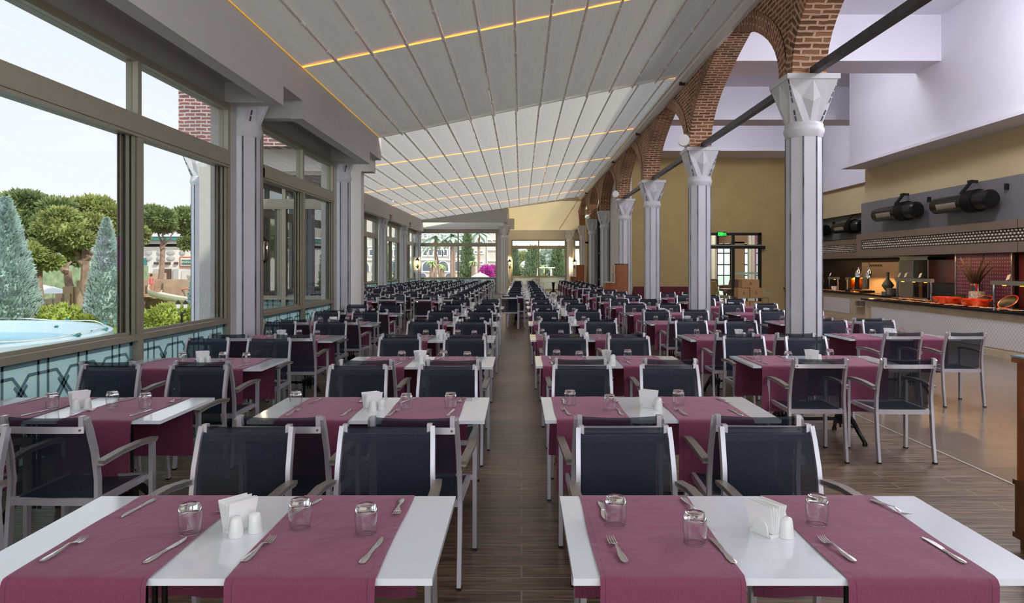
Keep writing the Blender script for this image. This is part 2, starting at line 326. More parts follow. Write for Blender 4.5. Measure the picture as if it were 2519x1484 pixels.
# ------------------------------------------------------------------ mesh builder
class MB:
    def __init__(s): s.v = []; s.f = []; s.m = []; s.uv = None
    def add(s, vs, fs, m=0):
        o = len(s.v); s.v += [tuple(v) for v in vs]
        for f in fs: s.f.append(tuple(o+i for i in f)); s.m.append(m)
    def box(s, x0, x1, y0, y1, z0, z1, m=0):
        s.add([(x0, y0, z0), (x1, y0, z0), (x1, y1, z0), (x0, y1, z0), (x0, y0, z1), (x1, y0, z1), (x1, y1, z1), (x0, y1, z1)],
              [(3, 2, 1, 0), (4, 5, 6, 7), (0, 1, 5, 4), (1, 2, 6, 5), (2, 3, 7, 6), (3, 0, 4, 7)], m)
        return s
    def bar(s, p, q, w, h, m=0, up=(0, 0, 1)):
        p = Vector(p); q = Vector(q); d = (q-p).normalized(); u = Vector(up)
        if abs(d.dot(u)) > 0.99: u = Vector((0, 1, 0))
        a = d.cross(u).normalized()*w/2; b = a.cross(d).normalized()*h/2
        vs = [p-a-b, p+a-b, p+a+b, p-a+b, q-a-b, q+a-b, q+a+b, q-a+b]
        s.add(vs, [(3, 2, 1, 0), (4, 5, 6, 7), (0, 1, 5, 4), (1, 2, 6, 5), (2, 3, 7, 6), (3, 0, 4, 7)], m); return s
    def sweep(s, pts, sect, m=0, up=(1, 0, 0), scales=None):
        # sweep closed section [(a,b)] along pts; a along 'up' axis projected, b along normal
        pts = [Vector(p) for p in pts]; n = len(sect); o = len(s.v); U = Vector(up)
        for i, p in enumerate(pts):
            d = (pts[min(i+1, len(pts)-1)]-pts[max(i-1, 0)]).normalized()
            a = (U-d*U.dot(d)).normalized(); b = d.cross(a); k = scales[i] if scales else 1
            for (x, y) in sect: s.v.append(tuple(p+a*x*k+b*y*k))
        for i in range(len(pts)-1):
            for j in range(n):
                j2 = (j+1) % n; s.f.append((o+i*n+j, o+i*n+j2, o+(i+1)*n+j2, o+(i+1)*n+j)); s.m.append(m)
        s.f.append(tuple(o+j for j in reversed(range(n)))); s.m.append(m)
        e = o+(len(pts)-1)*n; s.f.append(tuple(e+j for j in range(n))); s.m.append(m); return s
    def tube(s, pts, r, n=8, m=0):
        pts = [Vector(p) for p in pts]; d = pts[-1]-pts[0]; up = (1, 0, 0) if abs(d.normalized().x) < 0.9 else (0, 0, 1)
        rs = r if isinstance(r, (list, tuple)) else [r]*len(pts)
        return s.sweep(pts, [(math.cos(2*PI*i/n), math.sin(2*PI*i/n)) for i in range(n)], m, up, rs)
    def lathe(s, prof, c=(0, 0, 0), n=24, m=0, sq=None):
        o = len(s.v)
        for (r, z) in prof:
            for i in range(n):
                t = 2*PI*i/n; s.v.append((c[0]+r*math.cos(t), c[1]+r*math.sin(t), c[2]+z))
        for k in range(len(prof)-1):
            for i in range(n):
                j = (i+1) % n; s.f.append((o+k*n+i, o+k*n+j, o+(k+1)*n+j, o+(k+1)*n+i)); s.m.append(m)
        s.f.append(tuple(o+i for i in reversed(range(n)))); s.m.append(m)
        e = o+(len(prof)-1)*n; s.f.append(tuple(e+i for i in range(n))); s.m.append(m); return s
    def prism(s, pts, axis, a, b, m=0):
        # pts 2D polygon; axis 'x','y','z' extruded from a to b
        def P(u, v, w): return {'x': (w, u, v), 'y': (u, w, v), 'z': (u, v, w)}[axis]
        n = len(pts); vs = [P(u, v, a) for u, v in pts]+[P(u, v, b) for u, v in pts]
        fs = [tuple(range(n)), tuple(reversed(range(n, 2*n)))]+[(i, n+i, n+(i+1) % n, (i+1) % n) for i in range(n)]
        s.add(vs, fs, m); return s
    def sphere(s, c, r, n=10, k=6, m=0):
        rx, ry, rz = r if isinstance(r, (tuple, list)) else (r, r, r)
        o = len(s.v)
        for j in range(k+1):
            ph = PI*j/k
            for i in range(n):
                t = 2*PI*i/n; s.v.append((c[0]+rx*math.sin(ph)*math.cos(t), c[1]+ry*math.sin(ph)*math.sin(t), c[2]-rz*math.cos(ph)))
        for j in range(k):
            for i in range(n):
                i2 = (i+1) % n; s.f.append((o+j*n+i, o+j*n+i2, o+(j+1)*n+i2, o+(j+1)*n+i)); s.m.append(m)
        return s
    def mesh(s, name, mats, smooth=True, ang=35, bevel=0, uv=None):
        me = bpy.data.meshes.new(name); me.from_pydata(s.v, [], s.f)
        if not isinstance(mats, (list, tuple)): mats = [mats]
        for k in mats: me.materials.append(MATS[k])
        if len(mats) > 1: me.polygons.foreach_set('material_index', s.m)
        if uv is not None:
            ul = me.uv_layers.new(name='UVMap')
            flat = [c for fu in uv for p in fu for c in p]; ul.data.foreach_set('uv', flat)
        if smooth:
            me.shade_smooth()
            try: me.set_sharp_from_angle(angle=math.radians(ang))
            except Exception: pass
        me.update(); return me
    def build(s, name, mats, parent=None, loc=None, **kw):
        me = s.mesh(name, mats, **kw); o = bpy.data.objects.new(name, me); COL.objects.link(o)
        if parent: o.parent = parent
        if loc: o.location = loc
        return o

def tag(o, label=None, cat=None, group=None, kind=None):
    if label: o['label'] = label
    if cat: o['category'] = cat
    if group: o['group'] = group
    if kind: o['kind'] = kind
    return o
def empty(name, loc=(0, 0, 0), rz=0, label=None, cat=None, group=None, kind=None):
    o = bpy.data.objects.new(name, None); o.empty_display_size = 0.1; COL.objects.link(o); o.location = loc; o.rotation_euler = (0, 0, rz)
    return tag(o, label, cat, group, kind)
def struct(mb, name, mats, **kw):
    return tag(mb.build(name, mats, **kw), kind='structure')
KIDS = {}
def copy_tree(o, parent=None):
    c = o.copy(); COL.objects.link(c); c.parent = parent
    for k in KIDS.get(o.name, []): copy_tree(k, c)
    return c
def register(root):
    for ch in root.children:
        KIDS.setdefault(root.name, []).append(ch); register(ch)
# ================================================================== ROOM SHELL
GRID = [10.0+5.93*k for k in range(0, 8)]       # column lines: 10, 15.93, 21.86, 27.79, 33.72, 39.65, 45.58, 51.51
XL, XW, XS = -3.85, -6.65, 3.76
YE, YB = 45.4, 51.5
b = MB(); b.box(-6.75, XS, -3.0, YB, -0.12, 0.0); fl = struct(b, 'floor', 'floor_plank', smooth=False)
b = MB(); b.box(XS, 11.6, -3.0, 44.0, -0.12, 0.0); struct(b, 'floor', 'floor_stone', smooth=False)
b = MB(); b.box(XS-0.012, XS+0.012, -3.0, 28.2, 0.0, 0.004); struct(b, 'trim_1', 'steel_matt', smooth=False)

WN = [0]
def lattice(mb, x0, x1, z0, z1, t, unit=0.52):
    """interlaced strapwork of the etched balustrade glass, drawn as thin strips"""
    h = z1-z0; zc = (z0+z1)/2; w = 0.026
    def seg(a, c):
        (xa, za), (xb, zb) = a, c
        xa2, xb2 = max(x0, min(x1, xa)), max(x0, min(x1, xb))
        if xa != xb:
            k = (zb-za)/(xb-xa); za2 = za+k*(xa2-xa); zb2 = za+k*(xb2-xa)
            if abs(xa2-xb2) < 1e-4: return
        else:
            if xa < x0 or xa > x1: return
            za2, zb2 = za, zb
        mb.bar((xa2, t, za2), (xb2, t, zb2), 0.004, w, up=(0, 1, 0)) if False else mb.bar((xa2, t, za2), (xb2, t, zb2), w, 0.004, up=(0, 1, 0))
    n = int((x1-x0)/unit)+2
    for i in range(-1, n):
        c = x0+0.26+i*unit
        for sg in (1, -1):
            Z = lambda f: zc+sg*f*h/2
            seg((c-0.06, Z(1)), (c-0.06, Z(0.18))); seg((c+0.06, Z(1)), (c+0.06, Z(0.18)))
            seg((c-0.06, Z(0.18)), (c-0.33, Z(-0.55))); seg((c+0.06, Z(0.18)), (c+0.33, Z(-0.55)))
            seg((c-0.17, Z(0.72)), (c+0.17, Z(0.72))); seg((c+0.17, Z(0.72)), (c+0.40, Z(0.12))); seg((c-0.17, Z(0.72)), (c-0.40, Z(0.12)))
    # border
    mb.box(x0, x1, t-0.002, t+0.002, z1-0.05, z1); mb.box(x0, x1, t-0.002, t+0.002, z0, z0+0.05)
    mb.box(x0, x0+0.05, t-0.002, t+0.002, z0, z1); mb.box(x1-0.05, x1, t-0.002, t+0.002, z0, z1)

def window(p, ang, L, ztop=3.78, pattern=True, sash=True, slabel=None):
    """glazed bay: outer frame, head, transom, mullion, sill rail, sliding sashes, panes, etched balustrade"""
    WN[0] += 1
    r = empty('window_%d' % WN[0], (p[0], p[1], 0), ang, kind='structure')
    m = MB(); d = 0.06; zt = ztop; tz0, tz1 = 2.95, 3.17
    m.box(0, 0.075, -d, d, 0, zt); m.box(L-0.075, L, -d, d, 0, zt); m.box(0.075, L-0.075, -d, d, zt-0.08, zt)
    m.box(0.075, L-0.075, -d*1.3, d*1.3, tz0, tz1); m.box(0.075, L-0.075, -d*1.5, d*1.5, tz0+0.03, tz1-0.05)
    m.box(L/2-0.05, L/2+0.05, -d*1.2, d*1.2, 0.0, tz0); m.box(L/2-0.035, L/2+0.035, -d, d, tz1, zt-0.08)
    m.box(0.075, L/2-0.05, -d*1.2, d*1.2, 0.94, 1.0); m.box(L/2+0.05, L-0.075, -d*1.2, d*1.2, 0.94, 1.0)
    m.box(0.075, L/2-0.05, -0.012, 0.012, 1.0, 1.03); m.box(L/2+0.05, L-0.075, -0.012, 0.012, 1.0, 1.03)
    m.box(0.075, L-0.075, -d, d, 0, 0.09)
    m.build('window_frame', 'window_frame', r, smooth=False)
    for (a, c) in ((0.075, L/2-0.035), (L/2+0.035, L-0.075)):
        MB().box(a, c, -0.006, 0.006, tz1, zt-0.08).build('upper_pane', 'glass_pane', r, smooth=False)
    for (a, c) in ((0.075, L/2-0.05), (L/2+0.05, L-0.075)):
        MB().box(a, c, -0.006, 0.006, 1.03, tz0).build('lower_pane', 'glass_pane', r, smooth=False)
        if sash:
            s = MB()
            for k in range(3):
                s.box(c-0.05-0.055*k, c-0.015-0.055*k, -0.05+0.03*k, -0.025+0.03*k, 1.0, tz0, 0)
            s.box(c-0.18, c, 0.03, 0.04, 1.0, tz0, 1)
            s.build('sliding_sash', ['window_frame', 'sash_dark'], r, smooth=False)
        g = MB().box(a, c, -0.006, 0.006, 0.09, 0.94).build('balustrade_glass', 'frosted', r, smooth=False)
        if pattern:
            q = MB(); lattice(q, a, c, 0.09, 0.94, -0.012); q.build('etched_pattern', 'frost_line', g, smooth=False)
    return r

A90 = PI/2
# near left wall: two bays on x = XL
window((XL, 4.95), A90, 9.42-4.95); window((XL, 10.55), A90, 14.62-10.55)
# wall above the near windows, box beam with its notches and coffer
b = MB()
b.box(XL-0.25, XL, -3.0, 15.95, 3.78, 4.9)
b.box(XL-0.25, XL, -3.0, 4.95, 0.0, 3.78)
for (a, c) in ((9.42, 9.62), (10.38, 10.55), (14.62, 14.85)): b.box(XL-0.2, XL+0.06, a, c, 0, 3.80)
tag(b.build('wall_left', 'plaster_beam', smooth=False), kind='structure')
b = MB()
for (a, c) in ((-3.0, 9.58), (10.42, 15.03)):
    b.box(-3.33, -3.15, a, c, 3.80, 4.06); b.box(XL, -3.33, a, c, 4.06, 4.16)
b.box(XL, -3.33, 9.38, 9.62, 3.80, 4.06); b.box(XL, -3.33, 10.38, 10.62, 3.80, 4.06); b.box(XL, -3.33, 14.6, 15.03, 3.80, 4.06)
b.box(-3.45, -3.15, -3.0, 16.25, 4.06, 4.56); b.box(XL, -3.45, 9.38, 10.62, 4.06, 4.16)
struct(b, 'trim_2', 'plaster_beam', smooth=False)
# transverse wall where the terrace widens (y = 16.1)
window((-6.45, 16.1), 0, 2.35)
b = MB(); b.box(-6.85, -3.3, 16.0, 16.35, 3.78, 4.42); b.box(-4.1, -3.55, 16.0, 16.3, 0, 3.78)
struct(b, 'wall_step', 'plaster_white', smooth=False)
# far left wall x = XW
for k in range(1, 6):
    window((XW, GRID[k]+0.55), A90, 4.83, sash=True)
b = MB(); b.box(XW-0.25, XW, 15.95, YE+0.4, 3.78, 4.9)
for k in range(1, 7):
    b.box(XW-0.2, XW+0.05, GRID[k]-0.55, GRID[k]-0.35, 0, 3.8); b.box(XW-0.2, XW+0.05, GRID[k]+0.35, GRID[k]+0.55, 0, 3.8)
struct(b, 'wall_left', 'plaster_beam', smooth=False)
b = MB(); b.box(-6.3, -6.1, 16.35, YE, 4.10, 4.62)
for k in range(1, 6):
    b.box(-6.3, -6.1, GRID[k]+0.42, GRID[k+1]-0.42, 3.86, 4.10); b.box(XW, -6.3, GRID[k]+0.42, GRID[k+1]-0.42, 4.10, 4.2)
struct(b, 'trim_3', 'plaster_beam', smooth=False)
# back left wall (y = YE) with gable above
window((-6.4, YE+0.02), 0, 4.85, ztop=3.86, sash=False)
b = MB(); b.box(-6.7, -1.3, YE, YE+0.3, 3.86, 4.66); b.box(-6.7, -6.4, YE, YE+0.3, 0, 3.86); b.box(-1.55, -1.2, YE, YE+0.3, 0, 3.86)
b.box(-6.1, -0.45, YE-0.35, YE, 4.02, 4.68)
struct(b, 'wall_back', 'plaster_white', smooth=False)
b = MB(); b.prism([(-6.2, 4.4), (-0.86, 4.4), (-0.86, 5.6), (-6.2, 4.62)], 'y', YE-1.05, YE-0.9); struct(b, 'wall_gable', 'plaster_beam', smooth=False)
# return wall and the farther back wall (y = YB)
b = MB(); b.box(-1.35, -1.2, YE+0.3, YB, 0, 4.4); b.box(-1.1, -0.88, YE-0.9, YB, 4.4, 6.1)
b.box(-1.35, 5.2, YB, YB+0.3, 3.6, 4.45); b.box(-1.35, -0.72, YB, YB+0.3, 0, 3.6); b.box(3.15, 3.75, YB, YB+0.3, 0, 3.6)
struct(b, 'wall_back', 'plaster_white', smooth=False)
window((-0.72, YB+0.02), 0, 3.87, ztop=3.6, pattern=False, sash=False); window((3.75, YB+0.02), 0, 1.4, ztop=3.6, pattern=False, sash=False)
b = MB(); b.box(-0.65, 3.1, YB-0.02, YB+0.01, 0.09, 0.94); struct(b, 'trim_4', 'frost_white', smooth=False)

# ---- pergola roofs: sagging fabric strips, ribs, light strips
def zr_near(x): return 4.53+0.205*(x+3.15)
def zr_far(x): return 4.55+0.142*(x+6.1)
def roof(name, label, zf, x0, x1, y0, y1, ribs, leds, led_name, group, nled):
    r = empty(name, (0, 0, 0), label=label, cat='awning', group=None)
    m = MB(); xs = [x0]+[x for x in ribs if x0+0.05 < x < x1-0.05]+[x1]
    rows = []; ys = [y0]+[y for y in leds if y0+0.1 < y < y1-0.1]+[y1]
    yy = []
    for a, c in zip(ys[:-1], ys[1:]):
        for k in range(6): yy.append((a+(c-a)*k/6, 4*(k/6)*(1-k/6)))
    yy.append((y1, 0))
    xx = []
    for a, c in zip(xs[:-1], xs[1:]):
        for k in range(4): xx.append((a+(c-a)*k/4, 4*(k/4)*(1-k/4)))
    xx.append((x1, 0))
    n = len(xx); vs = [(x, y, zf(x)+0.028*sx_*(0.5+0.5*sy_)) for (y, sy_) in yy for (x, sx_) in xx]
    fs = [(j*n+i, j*n+i+1, (j+1)*n+i+1, (j+1)*n+i) for j in range(len(yy)-1) for i in range(n-1)]
    m.add(vs, fs); m.build('fabric', 'roof_fabric' if y1 < 20 else 'roof_fabric_lit', r, ang=60)
    for x in ribs:
        t = MB(); t.tube([(x, y0, zf(x)-0.035), (x, y1+0.12, zf(x)-0.035)], 0.025, 8)
        yy_ = y0+0.6+0.5*math.sin(x*7)
        while yy_ < y1-0.2: t.tube([(x, yy_, zf(x)-0.038), (x, yy_+0.13, zf(x)-0.038)], 0.027, 8, m=1); yy_ += 1.15
        rb = t.build('rib', ['rib_white', 'hotel_white'], r)
    for y in leds:
        t = MB(); t.bar((x0+0.02, y, zf(x0)-0.006), (x1-0.05, y, zf(x1)-0.006), 0.024, 0.012)
        t.build('light_strip', 'led_glow', r, smooth=False)
    t = MB(); t.bar((x0+0.012, y0, zf(x0)-0.004), (x0+0.012, y1, zf(x0)-0.004), 0.008, 0.012); t.build('edge_light', 'edge_glow', r, smooth=False)
    t = MB(); t.bar((x0, y1, zf(x0)-0.012), (x1, y1, zf(x1)-0.012), 0.05, 0.05); t.build('end_bar', 'rib_white', r, smooth=False)
    return r
near_ribs = [-2.637+0.508*k for k in range(13)]
roof('pergola_awning', 'large cream retractable fabric roof over the front tables, orange light strip across', zr_near, -3.15, 3.58, -2.5, 15.87, near_ribs, [4.4, 10.35], 'led', None, 2)
far_ribs = [-0.138+0.55*k for k in range(-10, 7)]
roof('pergola_awning', 'cream ribbed fabric roof over the distant half of the terrace', zr_far, -6.15, 3.58, 15.95, 44.4, far_ribs, [16.2, 22.2, 28.1, 34.0, 39.9], 'led', None, 5)
# folded yellow awning beyond
r = empty('folded_awning', (0, 0, 0), label='yellow-cream pleated awning sloping down over the far end window', cat='awning')
m = MB(); nf = 24; vs = []; 
for i in range(nf*6+1):
    t = i/(nf*6); y = 43.8+t*7.6; z = 5.95-1.55*t-0.15*abs(math.sin(PI*i/6))
    vs += [(-0.86, y, z), (5.6, y, z)]
m.add(vs, [(2*i, 2*i+1, 2*i+3, 2*i+2) for i in range(nf*6)]); m.build('pleated_fabric', 'slat_yellow', r, ang=25)
for i in range(nf+1):
    t = i/nf; MB().box(-0.84, 5.6, 43.8+t*7.6-0.03, 43.8+t*7.6+0.03, 5.95-1.55*t-0.02, 5.95-1.55*t+0.03).build('pleat_shade', 'plaster_olive', r, smooth=False)  # olive bars drawn in as the shade lines between pleats
m = MB(); m.bar((3.45, 43.9, 5.75), (2.65, 51.2, 4.33), 0.05, 0.05); m.build('guide_rail', 'slat_yellow', r, smooth=False)
m = MB(); m.bar((-0.86, 43.8, 5.92), (-0.86, 51.4, 4.36), 0.06, 0.25); m.build('side_rail', 'plaster_white', r, smooth=False)
# gutter along the arcade
r = empty('roof_gutter', (0, 0, 0), label='long white rain gutter running along the top of the brick arcade', cat='gutter')
m = MB(); m.sweep([(3.56, -2.5, 5.84), (3.56, 43.8, 5.84)], [(-0.13, -0.08), (0.10, -0.10), (0.10, 0.10), (0.02, 0.10), (-0.08, 0.06), (-0.13, 0.0)], up=(1, 0, 0)); m.build('channel', 'gutter_white', r, smooth=False)
m = MB(); m.tube([(3.42, -2.5, 5.83), (3.42, 43.8, 5.83)], 0.03, 8); m.build('guide_rail', 'rib_white', r)
for y in (16.0, 22.1, 28.0, 39.8):
    MB().box(3.50, 3.62, y, y+0.10, 5.70, 5.76).build('bracket', 'black_plastic', r, smooth=False)

# ---- brick arcade
def arcade(x0, x1, ya, yb, name, mname, ztop=6.3, half=None, half0=False):
    """one bay of brickwork between column lines ya and yb, pointed opening"""
    hw = 0.25; mid = (ya+yb)/2; hs = (yb-ya)/2-hw; N = 26; R = 0.30
    m = MB(); uv = []
    def q(p, u): m.add(p, [(0, 1, 2, 3)]); uv.append(u)
    def zc(s): return 4.25+1.62*(1-abs(s))**0.42
    S_ = [math.sin(PI/2*(-1+2*i/N)) for i in range(N+1)]
    cur = [(mid+s*hs, zc(s)) for s in S_]
    L = [0]
    for i in range(N): L.append(L[-1]+math.hypot(cur[i+1][0]-cur[i][0], cur[i+1][1]-cur[i][1]))
    out = []
    for i in range(N+1):
        a = cur[max(i-1, 0)]; c = cur[min(i+1, N)]; dx, dz = c[0]-a[0], c[1]-a[1]; l = math.hypot(dx, dz)
        nx, nz = -dz/l, dx/l
        if nz < 0: nx, nz = -nx, -nz
        if cur[i][0] < mid and nx > 0: nx = -nx
        if cur[i][0] > mid and nx < 0: nx = -nx
        oy, oz = cur[i][0]+nx*R, cur[i][1]+nz*R
        oy = max(oy, ya-0.0) if i < N/2 else min(oy, yb+0.0)
        out.append((oy, min(max(oz, 4.25), ztop)))
    for i in range(N):
        (y1_, z1_), (y2_, z2_) = cur[i], cur[i+1]; (p1, r1), (p2, r2) = out[i], out[i+1]
        for X, e in ((x0-0.012, 1), (x1+0.012, -1)):
            q([(X, y1_, z1_), (X, y2_, z2_), (X, p2, r2), (X, p1, r1)], [(0.0, L[i]), (0.0, L[i+1]), (R, L[i+1]), (R, L[i])])
        q([(x0-0.012, y1_, z1_), (x1+0.012, y1_, z1_), (x1+0.012, y2_, z2_), (x0-0.012, y2_, z2_)], [(0, L[i]), (x1-x0, L[i]), (x1-x0, L[i+1]), (0, L[i+1])])
        for X in (x0, x1):
            q([(X, p1, r1), (X, p2, r2), (X, p2, ztop), (X, p1, ztop)], [(p1, r1), (p2, r2), (p2, ztop), (p1, ztop)])
    for X in (x0, x1):
        for (a, c, o) in ((ya, min(cur[0][0], out[0][0]), out[0]), (max(cur[-1][0], out[-1][0]), yb, out[-1])):
            if c-a > 0.005: q([(X, a, 4.25), (X, c, 4.25), (X, c, ztop), (X, a, ztop)], [(a, 4.25), (c, 4.25), (c, ztop), (a, ztop)])
    q([(x0, ya, 4.25), (x1, ya, 4.25), (x1, cur[0][0], 4.25), (x0, cur[0][0], 4.25)], [(0, 0), (1, 0), (1, .25), (0, .25)])
    q([(x0, yb, 4.25), (x1, yb, 4.25), (x1, cur[-1][0], 4.25), (x0, cur[-1][0], 4.25)], [(0, 0), (1, 0), (1, .25), (0, .25)])
    q([(x0, ya, ztop), (x1, ya, ztop), (x1, yb, ztop), (x0, yb, ztop)], [(0, 0), (1, 0), (1, 1), (0, 1)])
    return m, uv
allm = MB(); alluv = []
for k in range(-1, 6):
    m, uv = arcade(3.66, 4.10, 10+5.93*k, 10+5.93*(k+1), 'x', 'y'); allm.add(m.v, m.f); alluv += uv
tag(allm.build('wall_arcade', 'brick_arch', uv=alluv, smooth=False), kind='structure')
m, uv = arcade(3.66, 4.10, GRID[6], GRID[7], 'x', 'y'); tag(m.build('wall_arcade', 'brick_red', uv=uv, smooth=False), kind='structure')
b = MB(); b.box(3.60, 4.12, -3, YB, 6.3, 7.0); struct(b, 'trim_5', 'plaster_white', smooth=False)
# white infill behind the farther arches, dark framed windows in two of them
b = MB(); b.box(4.10, 4.25, GRID[3]+0.1, GRID[4], 0, 6.3); b.box(4.10, 4.25, GRID[6]-0.2, YB, 0, 6.3)
for (a, c) in ((GRID[4], GRID[5]), (GRID[5], GRID[6])):
    b.box(4.10, 4.25, a-0.2, a+0.55, 0, 6.3); b.box(4.10, 4.25, c-0.55, c+0.2, 0, 6.3)
struct(b, 'wall_right', 'plaster_white', smooth=False)
for (a, c) in ((GRID[4], GRID[5]), (GRID[5], GRID[6])):
    WN[0] += 1; r = empty('window_%d' % WN[0], (4.16, a, 0), 0, kind='structure'); L = c-a
    m = MB(); n = 10; y0, y1 = 0.55, L-0.55
    arc = lambda t: (y0+(y1-y0)*t, 4.2+1.5*(1-abs(2*t-1))**0.5)
    pts = [(y0, 0)]+[arc(i/20) for i in range(21)]+[(y1, 0)]
    for p, q_ in zip(pts[:-1], pts[1:]): m.bar((0, p[0], p[1]), (0, q_[0], q_[1]), 0.16, 0.14, up=(1, 0, 0))
    for f in (0.25, 0.5, 0.75): m.box(-0.04, 0.04, y0+(y1-y0)*f-0.03, y0+(y1-y0)*f+0.03, 0, 4.2+1.5*(1-abs(2*f-1))**0.5)
    for z in (1.0, 2.4, 3.8): m.box(-0.04, 0.04, y0, y1, z-0.03, z+0.03)
    m.build('window_frame', 'black', r, smooth=False)
    m = MB(); m.prism([(y, z) for y, z in pts], 'x', 0.0, 0.012); m.build('pane', 'glass_pane', r, smooth=False)

# ---- interior side behind the arcade
ZC = 6.9
b = MB(); b.box(4.0, 11.0, -3, 28.6, ZC, ZC+0.15); struct(b, 'ceiling', 'plaster_lilac', smooth=False)
for (x, y, e) in ((6.4, 1.5, 110), (6.4, 6.0, 130), (6.6, 10.2, 220), (5.9, 16.5, 85), (6.6, 22.4, 120)):
    l = bpy.data.lights.new('hall_fill', 'POINT'); l.energy = e; l.color = (0.93, 0.94, 1.0); l.shadow_soft_size = 0.35
    o = bpy.data.objects.new('hall_fill', l); o.location = (x, y, 5.6 if y < 12 else 6.55); COL.objects.link(o)  # unseen point lights added to brighten the hall, no fixtures
b = MB()
for (a, c) in ((9.0, 10.0), (15.0, 15.98), (21.0, 21.9), (26.6, 28.3)): b.box(4.10, 8.7 if c < 20 else 10.6, a, c, 5.94, ZC)
struct(b, 'trim_6', 'plaster_lilac', smooth=False)
b = MB(); b.box(8.7, 9.28, -3, 19.2, 4.36, ZC); b.box(9.28, 10.9, 19.05, 19.2, 4.29, ZC); b.box(8.58, 9.28, -3, 19.45, 4.29, 4.36)
b.box(10.6, 10.9, 19.2, 28.6, 4.29, ZC); struct(b, 'wall_bulkhead', 'plaster_lilac', smooth=False)
b = MB(); b.box(9.28, 10.9, -3, 19.55, 3.38, 4.29); b.box(10.75, 11.0, 19.55, 28.6, 3.38, 4.32); struct(b, 'wall_right', 'plaster_tan', smooth=False)
b = MB(); b.box(9.2, 9.5, -3, 19.6, 2.54, 3.38); b.box(10.95, 11.2, 19.6, 28.6, 2.54, 3.38); b.box(9.5, 11.2, 19.5, 19.6, 2.54, 3.38)
struct(b, 'wall_hood', 'grey_panel', smooth=False)
# olive wall with door opening (y = 28.3)
dx0, dx1, dz = 6.7, 9.36, 3.0
b = MB(); b.box(3.9, dx0, 28.3, 28.55, 0, 5.94); b.box(dx1, 11.4, 28.3, 28.55, 0, 5.94); b.box(dx0, dx1, 28.3, 28.55, dz, 5.94)
struct(b, 'wall_olive', 'plaster_olive', smooth=False)
r = empty('door_1', (dx0, 28.28, 0), 0, kind='structure'); Wd = dx1-dx0
m = MB(); m.box(0, 0.08, -.06, .06, 0, dz); m.box(Wd-0.12, Wd, -.06, .06, 0, dz); m.box(0, Wd, -.06, .06, dz-0.1, dz); m.box(-0.05, Wd+0.12, -.14, .06, 2.38, 2.52)
m.box(1.52, 1.62, -.05, .05, 0, dz); m.box(0.92, 1.0, -.05, .05, 2.5, dz); m.build('door_frame', 'black', r, smooth=False)
m = MB(); m.box(-0.05, Wd+0.12, -.145, -.14, 2.49, 2.53); m.build('track_cover', 'steel_matt', r, smooth=False)
MB().box(0.08, Wd-0.12, -0.006, 0.006, 0, dz-0.1).build('pane', 'glass_clear', r, smooth=False)
MB().box(1.64, Wd-0.13, -0.012, -0.008, 1.38, 1.46).build('etched_band', 'frosted', r, smooth=False)
# room behind the door
b = MB(); b.box(3.9, 16.0, 44.0, 44.3, 3.1, 6.0); b.box(3.9, 11.2, 44.0, 44.3, 0, 0.3)
for (a, c) in ((3.9, 11.9), (12.75, 13.55)): b.box(a, c, 44.0, 44.3, 0, 3.2)
b.box(11.35, 11.6, 28.5, 44.0, 0, 6.0) if False else None
b.box(4.25, 14.8, 28.55, 44.0, 5.0, 5.1); b.box(14.6, 14.8, 28.55, 44.0, 0, 5.0)
struct(b, 'wall_dining', 'plaster_tan', smooth=False)
b = MB(); b.box(11.6, 14.8, 28.0, 44.0, -0.12, 0); struct(b, 'floor', 'floor_stone', smooth=False)
for (a, c) in ((11.9, 12.75), (13.55, 14.6)):
    WN[0] += 1; r = empty('window_%d' % WN[0], (a, 44.1, 0), 0, kind='structure'); L = c-a
    m = MB(); m.box(0, .05, -.04, .04, 0, 3.1); m.box(L-.05, L, -.04, .04, 0, 3.1); m.box(L/2-.025, L/2+.025, -.04, .04, 0, 3.1)
    for z in (0.5, 1.15, 1.8, 2.5, 3.05): m.box(0, L, -.04, .04, z-.03, z+.03)
    m.build('window_frame', 'black', r, smooth=False); MB().box(0, L, -.005, .005, 0, 3.1).build('pane', 'glass_clear', r, smooth=False)
b = MB(); b.box(-4.2, 11.0, -4.3, -4.0, 5.4, 7.0); b.box(-4.2, -3.8, -4.0, -3.0, 0, 4.9); b.box(8.7, 9.0, -4.0, -3.0, 0, 7.0); struct(b, 'wall_light_block', 'plaster_white', smooth=False)  # unseen wall added behind the camera to cut daylight on the front tables
b = MB(); b.box(-4.2, 11.0, -4.0, -2.9, 6.9, 7.0); struct(b, 'ceiling', 'plaster_lilac', smooth=False)
l = bpy.data.lights.new('dining_fill', 'POINT'); l.energy = 500; l.color = (1.0, 0.85, 0.65); l.shadow_soft_size = 0.3
o = bpy.data.objects.new('dining_fill', l); o.location = (9.5, 36, 4.6); COL.objects.link(o)  # added light without a fixture, brightens the room behind the door
MB_m = MB().box(14.45, 14.58, 38.0, 43.0, 1.6, 4.4); tag(MB_m.build('wall_light_panel', 'magenta_light', smooth=False), 'narrow magenta lit strip at the right edge of the room beyond the door', 'light panel')

# ---- kitchen volume behind the buffet
b = MB(); b.box(11.2, 11.4, -3, 28.3, 0, 2.6); b.box(9.0, 11.2, -3.0, -2.8, 0, 2.6); struct(b, 'wall_kitchen', 'kitchen_dark', smooth=False)
b = MB(); b.box(9.3, 11.3, -3, 19.5, 2.5, 2.58); b.box(10.6, 11.3, 19.5, 28.3, 2.5, 2.58); struct(b, 'ceiling', 'kitchen_dark', smooth=False)

